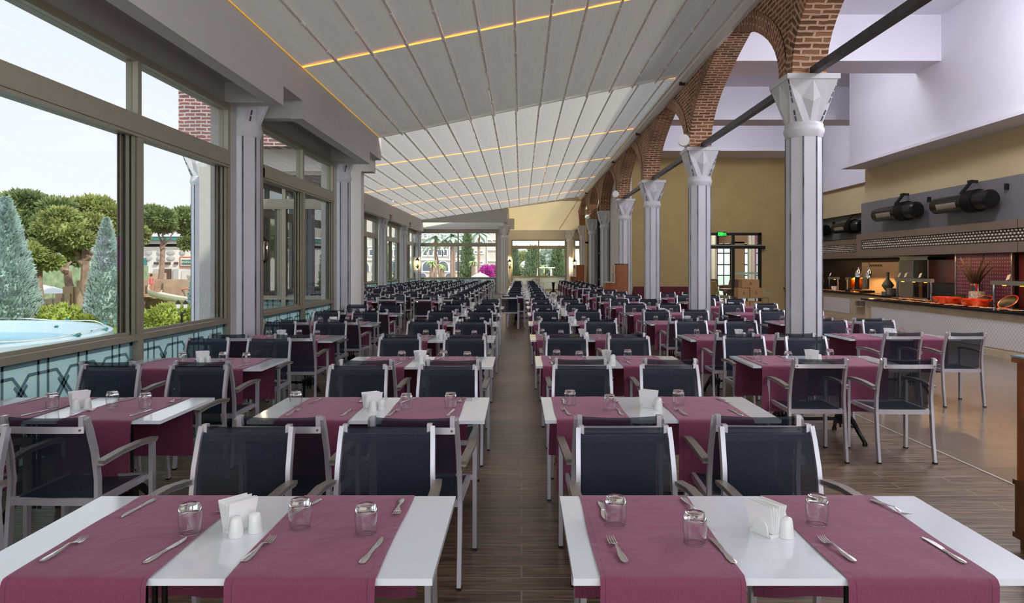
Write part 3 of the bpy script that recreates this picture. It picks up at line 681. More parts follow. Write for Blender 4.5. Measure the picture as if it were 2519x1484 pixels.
# ================================================================== COLUMNS
def column_meshes():
    out = {}
    def octa(r, ph=PI/8): return [(r*math.cos(ph+i*PI/4), r*math.sin(ph+i*PI/4)) for i in range(8)]
    m = MB(); o = octa(0.236)
    for (z0, z1) in ((0.12, 3.46),): m.prism(o, 'z', z0, z1)
    m.prism(octa(0.28), 'z', 0, 0.12)
    out['shaft'] = m.mesh('shaft', 'column_white', smooth=False)
    m = MB(); rnd = random.Random(5)
    for i in range(8):
        x, y = o[i]; z = 0.2
        for (a, c) in ((0.15, 3.44),):
            m.box(x*0.998-0.008, x*0.998+0.008, y*0.998-0.008, y*0.998+0.008, a, c)
    out['joint'] = m.mesh('painted_joint', 'groove_dark', smooth=False)
    m = MB(); prof = [(0.232, 3.44), (0.242, 3.47), (0.258, 3.52), (0.256, 3.56), (0.24, 3.59), (0.246, 3.61), (0.232, 3.64)]
    n = 8; ph = PI/8; vs = []
    for (r_, z) in prof:
        for i in range(n): vs.append((r_/math.cos(PI/8)*math.cos(ph+i*PI/4)*0.96, r_/math.cos(PI/8)*math.sin(ph+i*PI/4)*0.96, z))
    fs = [(k*n+i, k*n+(i+1) % n, (k+1)*n+(i+1) % n, (k+1)*n+i) for k in range(len(prof)-1) for i in range(n)]
    m.add(vs, fs); out['ring'] = m.mesh('ring', 'column_white', smooth=True, ang=50)
    # capital: octagon below flares to a square abacus through folded triangular facets
    m = MB(); zb, zt, w = 3.62, 4.18, 0.34; rb = 0.235
    bot = [(rb*math.cos(ph+i*PI/4), rb*math.sin(ph+i*PI/4), zb) for i in range(8)]
    top = [(w, w), (-w, w), (-w, -w), (w, -w)]
    vs = bot+[(x, y, zt) for x, y in top]
    # fold points on each side
    fs = []
    for k in range(4):
        ang = PI/4+k*PI/2   # corner direction
        i0 = (0+2*k) % 8; i1 = (1+2*k) % 8      # vertices around the corner? ph=22.5deg,67.5deg surround 45deg
        c = 8+k; n2 = 8+(k+1) % 4; j0 = (2+2*k) % 8
        dx, dy = math.cos(ang+PI/4), math.sin(ang+PI/4)     # side direction after this corner
        tx, ty = -dy, dx
        base = len(vs)
        mid_t = (dx*w, dy*w, zt)
        d1 = (dx*0.335, dy*0.335, 3.88)        # raised diamond centre line bottom
        lo = (dx*0.225, dy*0.225, zb+0.02)
        pL = (dx*0.262+tx*0.13, dy*0.262+ty*0.13, 3.96); pR = (dx*0.262-tx*0.13, dy*0.262-ty*0.13, 3.96)
        vs += [mid_t, d1, pL, pR, lo]
        M_, D_, Lf, Rt, Lo = base, base+1, base+2, base+3, base+4
        # side between corner c (at +t side) and corner n2
        fs += [(i0, i1, c)]
        # orientation: corner c is on -t side, n2 on +t side
        fs += [(c, i1, Rt), (c, Rt, M_), (n2, Lf, j0), (n2, M_, Lf), (Rt, i1, Lo), (Lf, Lo, j0), (Rt, Lo, D_), (Lf, D_, Lo), (Rt, D_, M_), (Lf, M_, D_), (i1, j0, Lo)]
    m.add(vs, fs)
    m.prism([(-w-.015, -w-.015), (w+.015, -w-.015), (w+.015, w+.015), (-w-.015, w+.015)], 'z', zt, zt+0.07)
    out['capital'] = m.mesh('capital', 'column_white', smooth=False)
    m = MB()
    for (x, y) in top:
        for f in range(7):
            t0 = f/7; t1 = (f+0.8)/7
            P = lambda t: (x*(0.50+0.50*t), y*(0.50+0.50*t), zb+0.03+(zt-zb-0.02)*t)
            if f != 2: m.bar(P(t0), P(t1), 0.016, 0.016)
    out['cj'] = m.mesh('painted_joint', 'groove_dark', smooth=False)
    return out
CM = column_meshes()
def column(x, y, label, group, nm='column'):
    r = empty(nm, (x, y, 0), label=label, cat='column', group=group)
    def a(n, me, p):
        o = bpy.data.objects.new(n, me); COL.objects.link(o); o.parent = p; return o
    s = a('shaft', CM['shaft'], r); a('painted_joint', CM['joint'], s); a('ring', CM['ring'], r); c = a('capital', CM['capital'], r); a('painted_joint', CM['cj'], c)
    return r
names = ['nearest', 'second nearest', 'third', 'fourth', 'fifth', 'sixth', 'seventh', 'eighth']
for k in range(7):
    column(3.90+(0.02*k if k < 4 else 0), GRID[k], 'white octagonal column under the brick arcade, %s in its row from the front' % names[k], 'arcade columns')
for k in range(2):
    column(-3.86, GRID[k]+(0 if k == 0 else -0.65), 'white octagonal column in the near left window wall, %s of the two' % ('first', 'second')[k], 'columns of the window wall')
for k in range(2, 7):
    column(-6.50, GRID[k] if k < 6 else GRID[k]-0.5, 'white octagonal column in the distant left window wall, %s from the front' % names[k-2], 'columns of the window wall')
column(-7.0, 15.9, 'white octagonal column standing outside the second big left window', None)
column(-1.07, YE-0.1, 'white octagonal column at the end of the left back wall', None)
column(3.42, YB-0.4, 'white octagonal column right of the far end window', None)
# brick above the outer corner column
m = MB(); uv = []
def brickbox(x0, x1, y0, y1, z0, z1):
    for (p, u) in (([(x0, y0, z0), (x1, y0, z0), (x1, y0, z1), (x0, y0, z1)], [(x0, z0), (x1, z0), (x1, z1), (x0, z1)]),
                   ([(x1, y1, z0), (x0, y1, z0), (x0, y1, z1), (x1, y1, z1)], [(x1, z0), (x0, z0), (x0, z1), (x1, z1)]),
                   ([(x0, y1, z0), (x0, y0, z0), (x0, y0, z1), (x0, y1, z1)], [(y1, z0), (y0, z0), (y0, z1), (y1, z1)]),
                   ([(x1, y0, z0), (x1, y1, z0), (x1, y1, z1), (x1, y0, z1)], [(y0, z0), (y1, z0), (y1, z1), (y0, z1)]),
                   ([(x0, y0, z0), (x0, y1, z0), (x1, y1, z0), (x1, y0, z0)], [(0, 0), (1, 0), (1, 1), (0, 1)])):
        m.add(p, [(0, 1, 2, 3)]); uv.append(u)
brickbox(-7.35, -4.15, 15.5, 15.85, 4.25, 7.0)
tag(m.build('wall_outside', 'brick_outside', uv=uv, smooth=False), kind='structure')
# steel tie bars
for k in range(-1, 3):
    y0, y1 = 10+5.93*k+(0.3 if k >= 0 else -5), 10+5.93*(k+1)-0.3
    m = MB(); m.sweep([(3.93, max(y0, -2), 4.30), (3.93, y1+0.25, 4.30)], [(-.05, -.05), (.05, -.05), (.05, .05), (-.05, .05)], up=(1, 0, 0))
    tag(m.build('tie_bar', 'tie_steel', smooth=False), 'dark steel tie bar between arcade column tops, %s span from the front' % ('nearest', 'second', 'third', 'fourth')[k+1], 'tie bar', 'steel tie bars')
# ================================================================== CHAIRS
SEC = lambda w, d: [(-w/2, -d/2), (w/2, -d/2), (w/2, d/2), (-w/2, d/2)]
def chair_parts():
    P = []   # (name, mb, mats, parent index)
    yb = [(-0.295, 0.0), (-0.262, 0.22), (-0.245, 0.43), (-0.24, 0.55), (-0.262, 0.70), (-0.30, 0.82), (-0.325, 0.885)]
    for sx_ in (-1, 1):
        x = 0.225*sx_
        m = MB(); m.sweep([(x*1.04, y, z) for y, z in yb[:3]], SEC(0.022, 0.038), up=(1, 0, 0)); P.append(('leg', m, 'chair_metal', None))
        c = MB(); c.box(x*1.045-.013, x*1.045+.013, -0.316, -0.274, 0, 0.012); P.append(('foot_cap', c, 'black_plastic', 'last'))
        m = MB(); m.sweep([(x*(1.04-0.015*i), y, z) for i, (y, z) in enumerate(yb[2:])], SEC(0.022, 0.036), up=(1, 0, 0))
        P.append(('back_post', m, 'chair_metal', None))
        m = MB(); m.sweep([(0.262*sx_, 0.235, 0), (0.262*sx_, 0.235, 0.635)], SEC(0.024, 0.038), up=(1, 0, 0)); P.append(('leg', m, 'chair_metal', None))
        c = MB(); c.box(0.262*sx_-.014, 0.262*sx_+.014, 0.214, 0.256, 0, 0.012); P.append(('foot_cap', c, 'black_plastic', 'last'))
        m = MB()
        pts = [(0.262*sx_, 0.262, 0.648), (0.265*sx_, 0.10, 0.662), (0.262*sx_, -0.08, 0.660), (0.250*sx_, -0.252, 0.640)]
        m.sweep(pts, SEC(0.044, 0.018), up=(1, 0, 0)); P.append(('armrest', m, 'arm_top', None))
        m = MB(); m.sweep([(p[0], p[1], p[2]-0.014) for p in pts], SEC(0.030, 0.010), up=(1, 0, 0)); P.append(('arm_rail', m, 'chair_metal', 'last'))
    m = MB()
    for sx_ in (-1, 1): m.bar((0.225*sx_, -0.235, 0.425), (0.225*sx_, 0.225, 0.425), 0.024, 0.036)
    m.bar((-0.225, 0.235, 0.425), (0.225, 0.235, 0.425), 0.022, 0.036); m.bar((-0.225, -0.235, 0.425), (0.225, -0.235, 0.425), 0.022, 0.036)
    m.bar((-0.262, 0.235, 0.425), (0.262, 0.235, 0.425), 0.02, 0.03); P.append(('seat_frame', m, 'chair_metal', None))
    m = MB(); n = 8; vs = []
    for j in range(2):
        for k in range(n+1):
            for i in range(n+1):
                u, v = i/n, k/n; vs.append((-0.213+0.426*u, -0.222+0.444*v, 0.440-0.014*math.sin(PI*u)-j*0.004))
    fs = [(k*(n+1)+i, k*(n+1)+i+1, (k+1)*(n+1)+i+1, (k+1)*(n+1)+i) for k in range(n) for i in range(n)]
    m.add(vs[:(n+1)**2], fs); P.append(('seat', m, 'chair_sling', None))
    m = MB(); vs = []; zz = [(-0.243, 0.455), (-0.238, 0.55), (-0.248, 0.64), (-0.270, 0.74), (-0.302, 0.83), (-0.322, 0.878), (-0.318, 0.89)]
    for (y, z) in zz:
        for i in range(n+1):
            u = i/n; vs.append((-0.209+0.418*u, y-0.016*math.sin(PI*u)+0.006, z-0.006*math.sin(PI*u)))
    m.add(vs, [(k*(n+1)+i, k*(n+1)+i+1, (k+1)*(n+1)+i+1, (k+1)*(n+1)+i) for k in range(len(zz)-1) for i in range(n)])
    P.append(('backrest', m, 'chair_sling', None))
    m = MB(); m.sweep([(0.218*math.sin(t), -0.337-0.012*math.cos(t), 0.828) for t in [(-1+2*i/8)*PI/2 for i in range(9)]], SEC(0.034, 0.012), up=(0, 0, 1))
    P.append(('top_rail', m, 'chair_metal', None))
    for sx_ in (-1, 1):
        m = MB(); m.tube([(0.203*sx_, -0.352, 0.828), (0.203*sx_, -0.335, 0.828)], 0.006, 8); P.append(('bolt', m, 'sash_dark', 'last'))
    for sx_ in (-1, 1):
        m = MB(); m.box(0.205*sx_-0.012, 0.205*sx_+0.012, -0.345, -0.310, 0.845, 0.898); P.append(('end_cap', m, 'chair_metal', 'last2'))
    return P
def make_full(name, parts):
    r = empty(name); last = None
    for (n, m, mt, par) in parts:
        if par is None: o = m.build(n, mt, r, ang=30); last = o
        else: m.build(n, mt, last, ang=30)
    register(r); return r
def make_lod(name, parts):
    mats = []; M_ = MB()
    for (n, m, mt, par) in parts:
        if n in ('foot_cap', 'bolt'): continue
        if mt not in mats: mats.append(mt)
        M_.add(m.v, m.f, mats.index(mt))
    return M_.mesh(name, mats, ang=30), M_, mats
CP = chair_parts(); chair_proto = make_full('armchair', CP); chair_lod, chair_mb, chair_mats = make_lod('armchair', CP)

# ================================================================== TABLE
TW, TD, TH = 1.415, 0.765, 0.75
def table_parts():
    P = []
    m = MB(); m.box(-TW/2, TW/2, -TD/2, TD/2, TH-0.021, TH); P.append(('tabletop', m, 'table_white', None))
    for sx_ in (-1, 1):
        x = 0.30*sx_; m = MB()
        for k in (-1, 0, 1): m.tube([(x+0.034*k, 0, 0.10), (x+0.034*k, 0, 0.72)], 0.0105, 8)
        m.box(x-0.14, x+0.14, -0.19, 0.19, 0.712, 0.729); m.box(x-0.055, x+0.055, -0.03, 0.03, 0.69, 0.715)
        m.box(x-0.06, x+0.06, -0.035, 0.035, 0.14, 0.22)
        P.append(('pedestal', m, 'cast_iron', None))
        for sy_ in (-1, 1):
            m = MB(); pts = []; sc = []
            for i in range(9):
                t = i/8; y = sy_*(0.02+0.31*t); z = 0.20+0.03*math.sin(PI*min(1, t*1.4))-0.175*t**2.2
                pts.append((x+0.05*sx_*t*t, y, z)); sc.append(1.15-0.35*t)
            m.sweep(pts, [(-.014, -.02), (.014, -.02), (.014, .02), (-.014, .02)], up=(1, 0, 0), scales=sc)
            m.lathe([(0.022, 0), (0.024, 0.02), (0.018, 0.035)], c=(pts[-1][0], pts[-1][1], 0), n=8)
            P.append(('foot', m, 'cast_iron', None))
    m = MB(); m.box(-0.3, 0.3, -0.022, -0.010, 0.17, 0.195); m.box(-0.3, 0.3, 0.010, 0.022, 0.17, 0.195); P.append(('stretcher', m, 'cast_iron', None))
    return P
TP = table_parts(); table_proto = make_full('dining_table', TP); table_lod, _, _ = make_lod('dining_table', TP)

# ================================================================== RUNNER (draped cloth)
def runner_mesh(seed, w=0.435, drop=0.42):
    rnd = random.Random(seed); m = MB(); nu = 14; path = []
    hd = TD/2+0.006; R = 0.022
    nd = 10
    for i in range(nd+1): path.append((-hd-0.012, -drop+(drop-R)*i/nd, 'n', 1-i/nd))
    for i in range(1, 4): a = PI/2*i/4; path.append((-hd-0.012+R*(1-math.cos(a)), -R+R*math.sin(a), 'b', 0))
    for i in range(17): path.append((-hd+0.014+(2*hd-0.028)*i/16, 0.0, 't', 0))
    for i in range(1, 4): a = PI/2*(1-i/4); path.append((hd+0.012-R*(1-math.cos(a)), -R+R*math.sin(a), 'b', 0))
    for i in range(nd+1): path.append((hd+0.012, -R-(drop-R)*i/nd, 'f', i/nd))
    ph1, ph2 = rnd.uniform(0, 6), rnd.uniform(0, 6); A = rnd.uniform(0.007, 0.014); fl1, fl2 = rnd.uniform(-0.02, 0.05), rnd.uniform(0, 0.05)
    for (y, z, k, t) in path:
        for i in range(nu+1):
            u = -1+2*i/nu; x = u*w/2; yy = y; zz = z+0.0035
            if k == 't':
                zz += 0.0012*(1+math.sin(x*31+y*17+ph1))*0.8; x += 0.0025*math.sin(y*9+ph2)
            if k in 'nf':
                e = A*t*math.sin(u*5.2+ph1+(2 if k == 'f' else 0))+0.012*t
                yy += -e if k == 'n' else e
                x *= 1+(fl1 if k == 'n' else fl2)*t; x += 0.012*t*math.sin(ph2)
                if t < 0.99: pass
            m.v.append((x, yy, TH+zz))
    n = nu+1
    for j in range(len(path)-1):
        for i in range(nu): m.f.append((j*n+i, j*n+i+1, (j+1)*n+i+1, (j+1)*n+i)); m.m.append(0)
    me = m.mesh('table_runner', 'runner_cloth', ang=80); return me
RUN = [runner_mesh(i, w) for i, w in ((1, 0.425), (2, 0.44), (3, 0.45), (4, 0.43))]
# hem: sewn edge strips as part of the cloth mesh is enough at this size

# ================================================================== TABLE WARE (origin at base)
def glass_mesh(n):
    wall = [(0.0333, 0.0), (0.0338, 0.001), (0.0365, 0.018), (0.0393, 0.042), (0.0398, 0.060), (0.0378, 0.078)]
    inner = [(0.0362, 0.076), (0.0382, 0.060), (0.0377, 0.042), (0.0350, 0.018), (0.0322, 0.001), (0.0333, 0.0)]
    m = MB()
    def ring(prof, mi):
        o = len(m.v)
        for (r_, z) in prof:
            for i in range(n): a = 2*PI*i/n; m.v.append((r_*math.cos(a), r_*math.sin(a), z+0.0005))
        for k in range(len(prof)-1):
            for i in range(n): j = (i+1) % n; m.f.append((o+k*n+i, o+k*n+j, o+(k+1)*n+j, o+(k+1)*n+i)); m.m.append(mi)
    ring(wall, 0); ring(inner, 0)
    ring([(0.0001, 0.080), (0.022, 0.0795), (0.0325, 0.077), (0.0362, 0.0755), (0.0379, 0.0775), (0.0360, 0.085), (0.0335, 0.092), (0.0315, 0.098), (0.0290, 0.1005), (0.0262, 0.1005), (0.023, 0.0985), (0.0001, 0.0980)], 1)
    ring([(0.0318+0.0016+0.0016*math.cos(a), 0.0016+0.0016*math.sin(a)) for a in [2*PI*k/8 for k in range(9)]], 1)
    return m.mesh('drinking_glass', ['glass_wall', 'drinking_glass'], ang=50)
GL_HI, GL_LO = glass_mesh(40), glass_mesh(12)
def shaker_mesh(holes):
    m = MB(); m.lathe([(0.0245, 0), (0.0255, 0.004), (0.022, 0.035), (0.0195, 0.058), (0.0165, 0.066), (0.008, 0.0695), (0.0005, 0.070)], n=24)
    me = m.mesh('shaker', 'ceramic', ang=50)
    h = MB()
    for i in range(holes): a = 2*PI*i/holes; h.lathe([(0.0012, 0), (0.0012, 0.0006)], c=(0.005*math.cos(a), 0.005*math.sin(a), 0.0695), n=6)
    return me, h.mesh('hole', 'black_plastic', smooth=False)
SH3, SH1 = shaker_mesh(3), shaker_mesh(1)
def holder_mesh():
    m = MB(); m.prism([(-0.045, -0.026), (0.045, -0.026), (0.05, 0), (0.045, 0.026), (-0.045, 0.026), (-0.05, 0)], 'z', 0, 0.012)
    for s_ in (-1, 1):
        vs = []; n = 12
        for j in (0, 1):
            for i in range(n+1):
                a = PI*i/n; vs.append((0.034*math.cos(a), s_*(0.022+0.006*j), 0.006+0.052*math.sin(a)))
        fs = [tuple(range(n+1)), tuple(range(2*n+1, n, -1))]+[(i, n+1+i, n+2+i, i+1) for i in range(n)]
        m.add(vs, fs)
    return m.mesh('napkin_holder', 'ceramic', ang=40)
def napkin_mesh(seed, nl=13):
    rnd = random.Random(seed); m = MB()
    for k in range(nl):
        t = (k-(nl-1)/2)/nl; y0 = t*0.036; sh = rnd.uniform(-0.003, 0.003); hgt = 0.105+rnd.uniform(-0.004, 0.004); lean = t*0.045
        th = 0.0009
        for (a, c) in ((0, 1),):
            p = [(-0.05+sh, y0, 0.013), (0.05+sh, y0, 0.013), (0.056+sh, y0+lean, hgt), (-0.056+sh, y0+lean, hgt+rnd.uniform(-.002, .004))]
            vs = [(x, y-th, z) for x, y, z in p]+[(x, y+th, z) for x, y, z in p]
            m.add(vs, [(3, 2, 1, 0), (4, 5, 6, 7), (0, 1, 5, 4), (1, 2, 6, 5), (2, 3, 7, 6), (3, 0, 4, 7)])
    return m.mesh('napkin_stack', 'napkin_paper', smooth=False)
HOLD, NAP = holder_mesh(), [napkin_mesh(1), napkin_mesh(2, 9), napkin_mesh(3, 11)]
def fork_mesh():
    m = MB()
    # handle then neck then tines; long axis = +Y (tines at +Y), total 0.19
    pts = [(0, -0.095, 0.004), (0, -0.085, 0.005), (0, -0.05, 0.006), (0, -0.01, 0.009), (0, 0.02, 0.013), (0, 0.04, 0.008), (0, 0.05, 0.004)]
    w = [0.006, 0.010, 0.009, 0.0045, 0.003, 0.007, 0.011]
    vs = []
    for (p, a) in zip(pts, w):
        for (dx, dz) in ((-a, 0), (-a*0.5, 0.0014), (a*0.5, 0.0014), (a, 0), (a*0.5, -0.0012), (-a*0.5, -0.0012)): vs.append((dx, p[1], p[2]+dz))
    fs = [(k*6+i, k*6+(i+1) % 6, (k+1)*6+(i+1) % 6, (k+1)*6+i) for k in range(len(pts)-1) for i in range(6)]
    fs += [tuple(range(6)), tuple(range(41, 35, -1))]; m.add(vs, fs)
    for i in range(4):
        x = -0.0093+0.0062*i
        m.sweep([(x, 0.048, 0.004), (x, 0.062, 0.003), (x, 0.080, 0.006), (x*0.96, 0.096, 0.011)], SEC(0.0032, 0.0018), up=(1, 0, 0), scales=[1.25, 1, 1, 0.5])
    return m.mesh('fork', 'cutlery_steel', ang=50)
def knife_meshes():
    m = MB(); pts = [(-0.105, 0.004, .004), (-0.10, 0.009, .0055), (-0.07, 0.0105, .006), (-0.03, 0.006, .0055), (-0.005, 0.0065, .005)]
    vs = []
    for (y, a, h) in pts:
        for (dx, dz) in ((-a, 0.4), (-a*0.5, 1), (a*0.5, 1), (a, 0.4), (a*0.5, 0), (-a*0.5, 0)): vs.append((dx, y, h*dz+0.001))
    m.add(vs, [(k*6+i, k*6+(i+1) % 6, (k+1)*6+(i+1) % 6, (k+1)*6+i) for k in range(len(pts)-1) for i in range(6)]+[tuple(range(6)), tuple(range(29, 23, -1))])
    h = m.mesh('handle', 'cutlery_steel', ang=50)
    b = MB(); pol = [(-0.0055, -0.006), (0.006, -0.006), (0.0095, 0.02), (0.0102, 0.055), (0.007, 0.08), (0.0, 0.100), (-0.0035, 0.103), (-0.0055, 0.09)]
    b.prism(pol, 'z', 0.0025, 0.0042)
    return h, b.mesh('blade', 'cutlery_steel', smooth=False)
FORK = fork_mesh(); KN = knife_meshes()

def mobj(name, me, loc, rz=0, label=None, cat=None, group=None, parent=None, sc=None):
    o = bpy.data.objects.new(name, me); COL.objects.link(o); o.location = loc; o.rotation_euler = (0, 0, rz); o.parent = parent
    if sc: o.scale = sc
    return tag(o, label, cat, group)

ORD = ['front', 'second', 'third', 'fourth', 'fifth', 'sixth', 'seventh', 'eighth', 'ninth', 'tenth', 'eleventh', 'twelfth', 'thirteenth', 'fourteenth']
COLN = {'A': 'window row', 'B': 'row left of aisle', 'C': 'row right of aisle', 'D': 'row left of big columns', 'E': 'buffet side row',
        'W1': 'far outer window row', 'W2': 'far middle left row', 'W3': 'far row near left aisle', 'M': 'far centre row', 'N': 'far row by arched windows'}
TABLES = []   # (col, ordinal index, left x, back y)
for i, (rx, d) in enumerate([(-2.15, 5.07), (-2.33, 7.25), (-2.34, 9.68), (-2.34, 12.06), (-2.34, 14.40)]): TABLES.append(('A', i, rx-TW, d))
for i, (rx, d) in enumerate([(-0.262, 2.888), (-0.222, 5.07), (-0.265, 7.37), (-0.340, 9.68), (-0.350, 12.1), (-0.38, 14.4), (-0.395, 16.8)]): TABLES.append(('B', i, rx-TW, d))
for i, (lx, d) in enumerate([(0.152, 2.888), (0.138, 5.09), (0.134, 7.43), (0.110, 9.8), (0.112, 12.2), (0.116, 14.57), (0.12, 16.9), (0.12, 19.2)]): TABLES.append(('C', i, lx, d))
for i, (lx, d) in enumerate([(2.14, 7.45), (2.11, 9.8), (2.06, 12.29), (2.06, 14.57), (2.03, 16.9), (2.0, 18.97), (1.98, 21.8), (1.98, 24.2)]): TABLES.append(('D', i, lx, d))
for i, (lx, d) in enumerate([(4.15, 9.92), (4.13, 12.3), (4.11, 14.57), (4.11, 16.9), (4.11, 19.07), (4.11, 21.5)]): TABLES.append(('E', i, lx, d))
for i in range(10):
    TABLES.append(('W1', i, -6.15, 20.0+2.36*i)); TABLES.append(('W2', i, -4.5, 19.6+2.36*i)); TABLES.append(('W3', i, -2.85, 19.5+2.36*i))
for i in range(9): TABLES.append(('M', i, -0.55, 21.4+2.36*i))
for i in range(6): TABLES.append(('N', i, 2.0, 29.2+2.34*i))

rnd = random.Random(11); CH = []; NT = 0
for (c, i, lx, yb_) in TABLES:
    x, y = lx+TW/2, yb_-TD/2; full = y < 11.5
    where = '%s table of the %s' % (ORD[i], COLN[c])
    jr = rnd.uniform(-0.006, 0.006) if y > 4 else 0
    tl = 'white dining table with two runners, %s' % where
    if full: t = copy_tree(table_proto); t.location = (x, y, 0); t.rotation_euler = (0, 0, jr); tag(t, tl, 'table', 'white restaurant tables')
    else: t = mobj('dining_table', table_lod, (x, y, 0), jr, tl, 'table', 'white restaurant tables')
    mirror = c in 'CDEN' and c != 'M'
    offs = (0.29, 1.022) if mirror else (0.385, 1.03)
    for k, ox in enumerate(offs):
        if y < 3: ox = ((0.29, 1.02) if mirror else (0.372, 1.03))[k]
        mobj('table_runner', RUN[(k+i) % 4], (lx+ox, y, 0), jr, '%s wine cloth runner on the %s' % (('left', 'right')[k], where), 'table runner', 'wine table runners')
    # chairs
    for side in (0, 1):
        for k, ox in enumerate((0.35, 1.05)):
            if c in 'BC' and i == 0 and side == 0: continue     # nearer side of the front tables is outside the picture
            jx, jy, ja = rnd.uniform(-.02, .02), rnd.uniform(-.02, .03), rnd.uniform(-.04, .04)
            if side == 0: cx, cy, rz = lx+ox+jx+(0.03 if k == 0 else 0.06), yb_-TD-0.24-abs(jy), ja
            else: cx, cy, rz = lx+ox+jx-0.01, yb_+0.30+jy, PI+ja
            CH.append((cy, cx, rz, '%s-side %s black armchair at the %s' % (('near', 'far')[side], ('left', 'right')[k], where)))
    # glasses
    if y < 34:
        if c in ('C', 'D', 'E', 'N'): gs = [(0.18, 0.43), (0.42, 0.265), (0.895, 0.44)]
        else: gs = [(0.543, 0.352), (0.905, 0.40), (1.147, 0.345)]
        if c == 'B' and i == 1: gs = [(0.17, 0.40), (0.90, 0.33), (1.18, 0.36)]
        if i > 1: gs = [(a+rnd.uniform(-.03, .03), b_+rnd.uniform(-.04, .04)) for a, b_ in gs]
        for k, (gx, gy) in enumerate(gs):
            mobj('drinking_glass', GL_HI if y < 8 else GL_LO, (lx+gx, yb_-TD+gy, TH+0.005), rnd.uniform(0, 6), '%s upside-down tumbler, %s' % (('leftmost', 'middle', 'rightmost')[k], where), 'glass', 'upside-down tumblers')
    # napkin holder and shakers
    if y < 30:
        hx, hy, ha = (lx+0.685, yb_-TD+0.36, -1.05) if mirror else (lx+0.69, yb_-TD+0.40, 0.95)
        if i > 0: ha += rnd.uniform(-0.5, 0.5); hx += rnd.uniform(-.02, .02); hy += rnd.uniform(-.06, .06)
        h = mobj('napkin_holder', HOLD, (hx, hy, TH+0.0005), ha, 'white ceramic napkin holder on the %s' % where, 'napkin holder', 'napkin holders')
        mobj('napkin_stack', NAP[i % 3], (hx, hy, TH+0.001), ha, 'white paper napkins in holder on the %s' % where, 'napkins', 'paper napkins')
        for k in (0, 1):
            sxx = hx+(0.060+0.0*k if mirror else 0.018+0.05*k); syy = hy+(-0.035+0.056*k if mirror else -0.068+0.042*k)
            nm = ('salt_shaker', 'pepper_shaker')[k]; me = (SH3, SH1)[k]
            if mirror and k == 1 and i > 0: syy = hy-0.09; sxx = hx+0.045
            o = mobj(nm, me[0], (sxx, syy, TH+0.0005), 0, '%s shaker, %s' % (('white salt', 'white pepper')[k], where), 'shaker', 'ceramic shakers')
            if y < 6: mobj('hole', me[1], (0, 0, 0), parent=o)
    # cutlery: (kind, x from left, y from near edge, rotation)
    if y < 13:
        if mirror: cut = [('fork', .155, .195, .12), ('knife', .49, .20, .10), ('knife', .152, .57, PI-.02), ('fork', .485, .62, PI+.04), ('fork', .86, .20, .12), ('knife', 1.20, .20, .06), ('knife', .80, .60, PI+.06), ('fork', 1.235, .60, PI+.25)]
        else: cut = [('fork', .21, .20, -.10), ('knife', .54, .20, -.16), ('knife', .235, .60, PI-.08), ('fork', .56, .63, PI+.1), ('fork', .835, .20, -.12), ('knife', 1.20, .20, -.12), ('knife', .86, .60, PI-.30), ('fork', 1.215, .61, PI+.05)]
        for q, (kd, ex, ey, er) in enumerate(cut):
            jj = 0 if i == 0 else 1
            p = (lx+ex+jj*rnd.uniform(-.015, .015), yb_-TD+ey+jj*rnd.uniform(-.02, .02), TH+0.0055); ez = er+jj*rnd.uniform(-.12, .12)
            lb = '%s at the %s %s setting of the %s' % (kd, ('near left', 'near left', 'far left', 'far left', 'near right', 'near right', 'far right', 'far right')[q], 'place', where)
            lb = '%s at %s place, %s' % ('steel '+kd, ('near left', 'near left', 'far left', 'far left', 'near right', 'near right', 'far right', 'far right')[q], where)
            if kd == 'fork': mobj('fork', FORK, p, ez, lb, 'fork', 'table forks', sc=(1.25, 1.04, 1.1))
            else:
                kk = empty('table_knife', p, ez, lb, 'knife', 'table knives'); kk.scale = (1.2, 1.04, 1); mobj('handle', KN[0], (0, 0, 0), parent=kk); mobj('blade', KN[1], (0, 0, 0), parent=kk)

# back-to-camera chair standing alone in the aisle
CH.append((19.75, -0.33, 0.0, 'black mesh armchair standing alone in the aisle before the far centre row'))
CH.append((3.19, -2.72, PI, 'black mesh armchair cut off by the left edge of the photo'))
CH.sort(key=lambda a: a[0])
for n_, (cy, cx, rz, lab) in enumerate(CH):
    if cy < 12.5:
        o = copy_tree(chair_proto); o.location = (cx, cy, 0); o.rotation_euler = (0, 0, rz); tag(o, lab, 'chair', 'black mesh armchairs')
    elif n_ < 300:
        mobj('armchair', chair_lod, (cx, cy, 0), rz, lab, 'chair', 'black mesh armchairs')
rest = CH[300:]
if rest:
    m = MB()
    for (cy, cx, rz, lab) in rest:
        c_, s_ = math.cos(rz), math.sin(rz); o = len(m.v)
        m.v += [(cx+x*c_-y*s_, cy+x*s_+y*c_, z) for (x, y, z) in chair_mb.v]
        m.f += [tuple(o+i for i in f) for f in chair_mb.f]; m.m += chair_mb.m
    tag(m.build('armchair_rows', chair_mats, ang=30), 'farthest rows of black mesh armchairs before the back windows', 'chairs', kind='stuff')
# remove prototypes
def kill(o):
    for k in KIDS.get(o.name, []): kill(k)
    bpy.data.objects.remove(o, do_unlink=True)
kill(chair_proto); kill(table_proto)
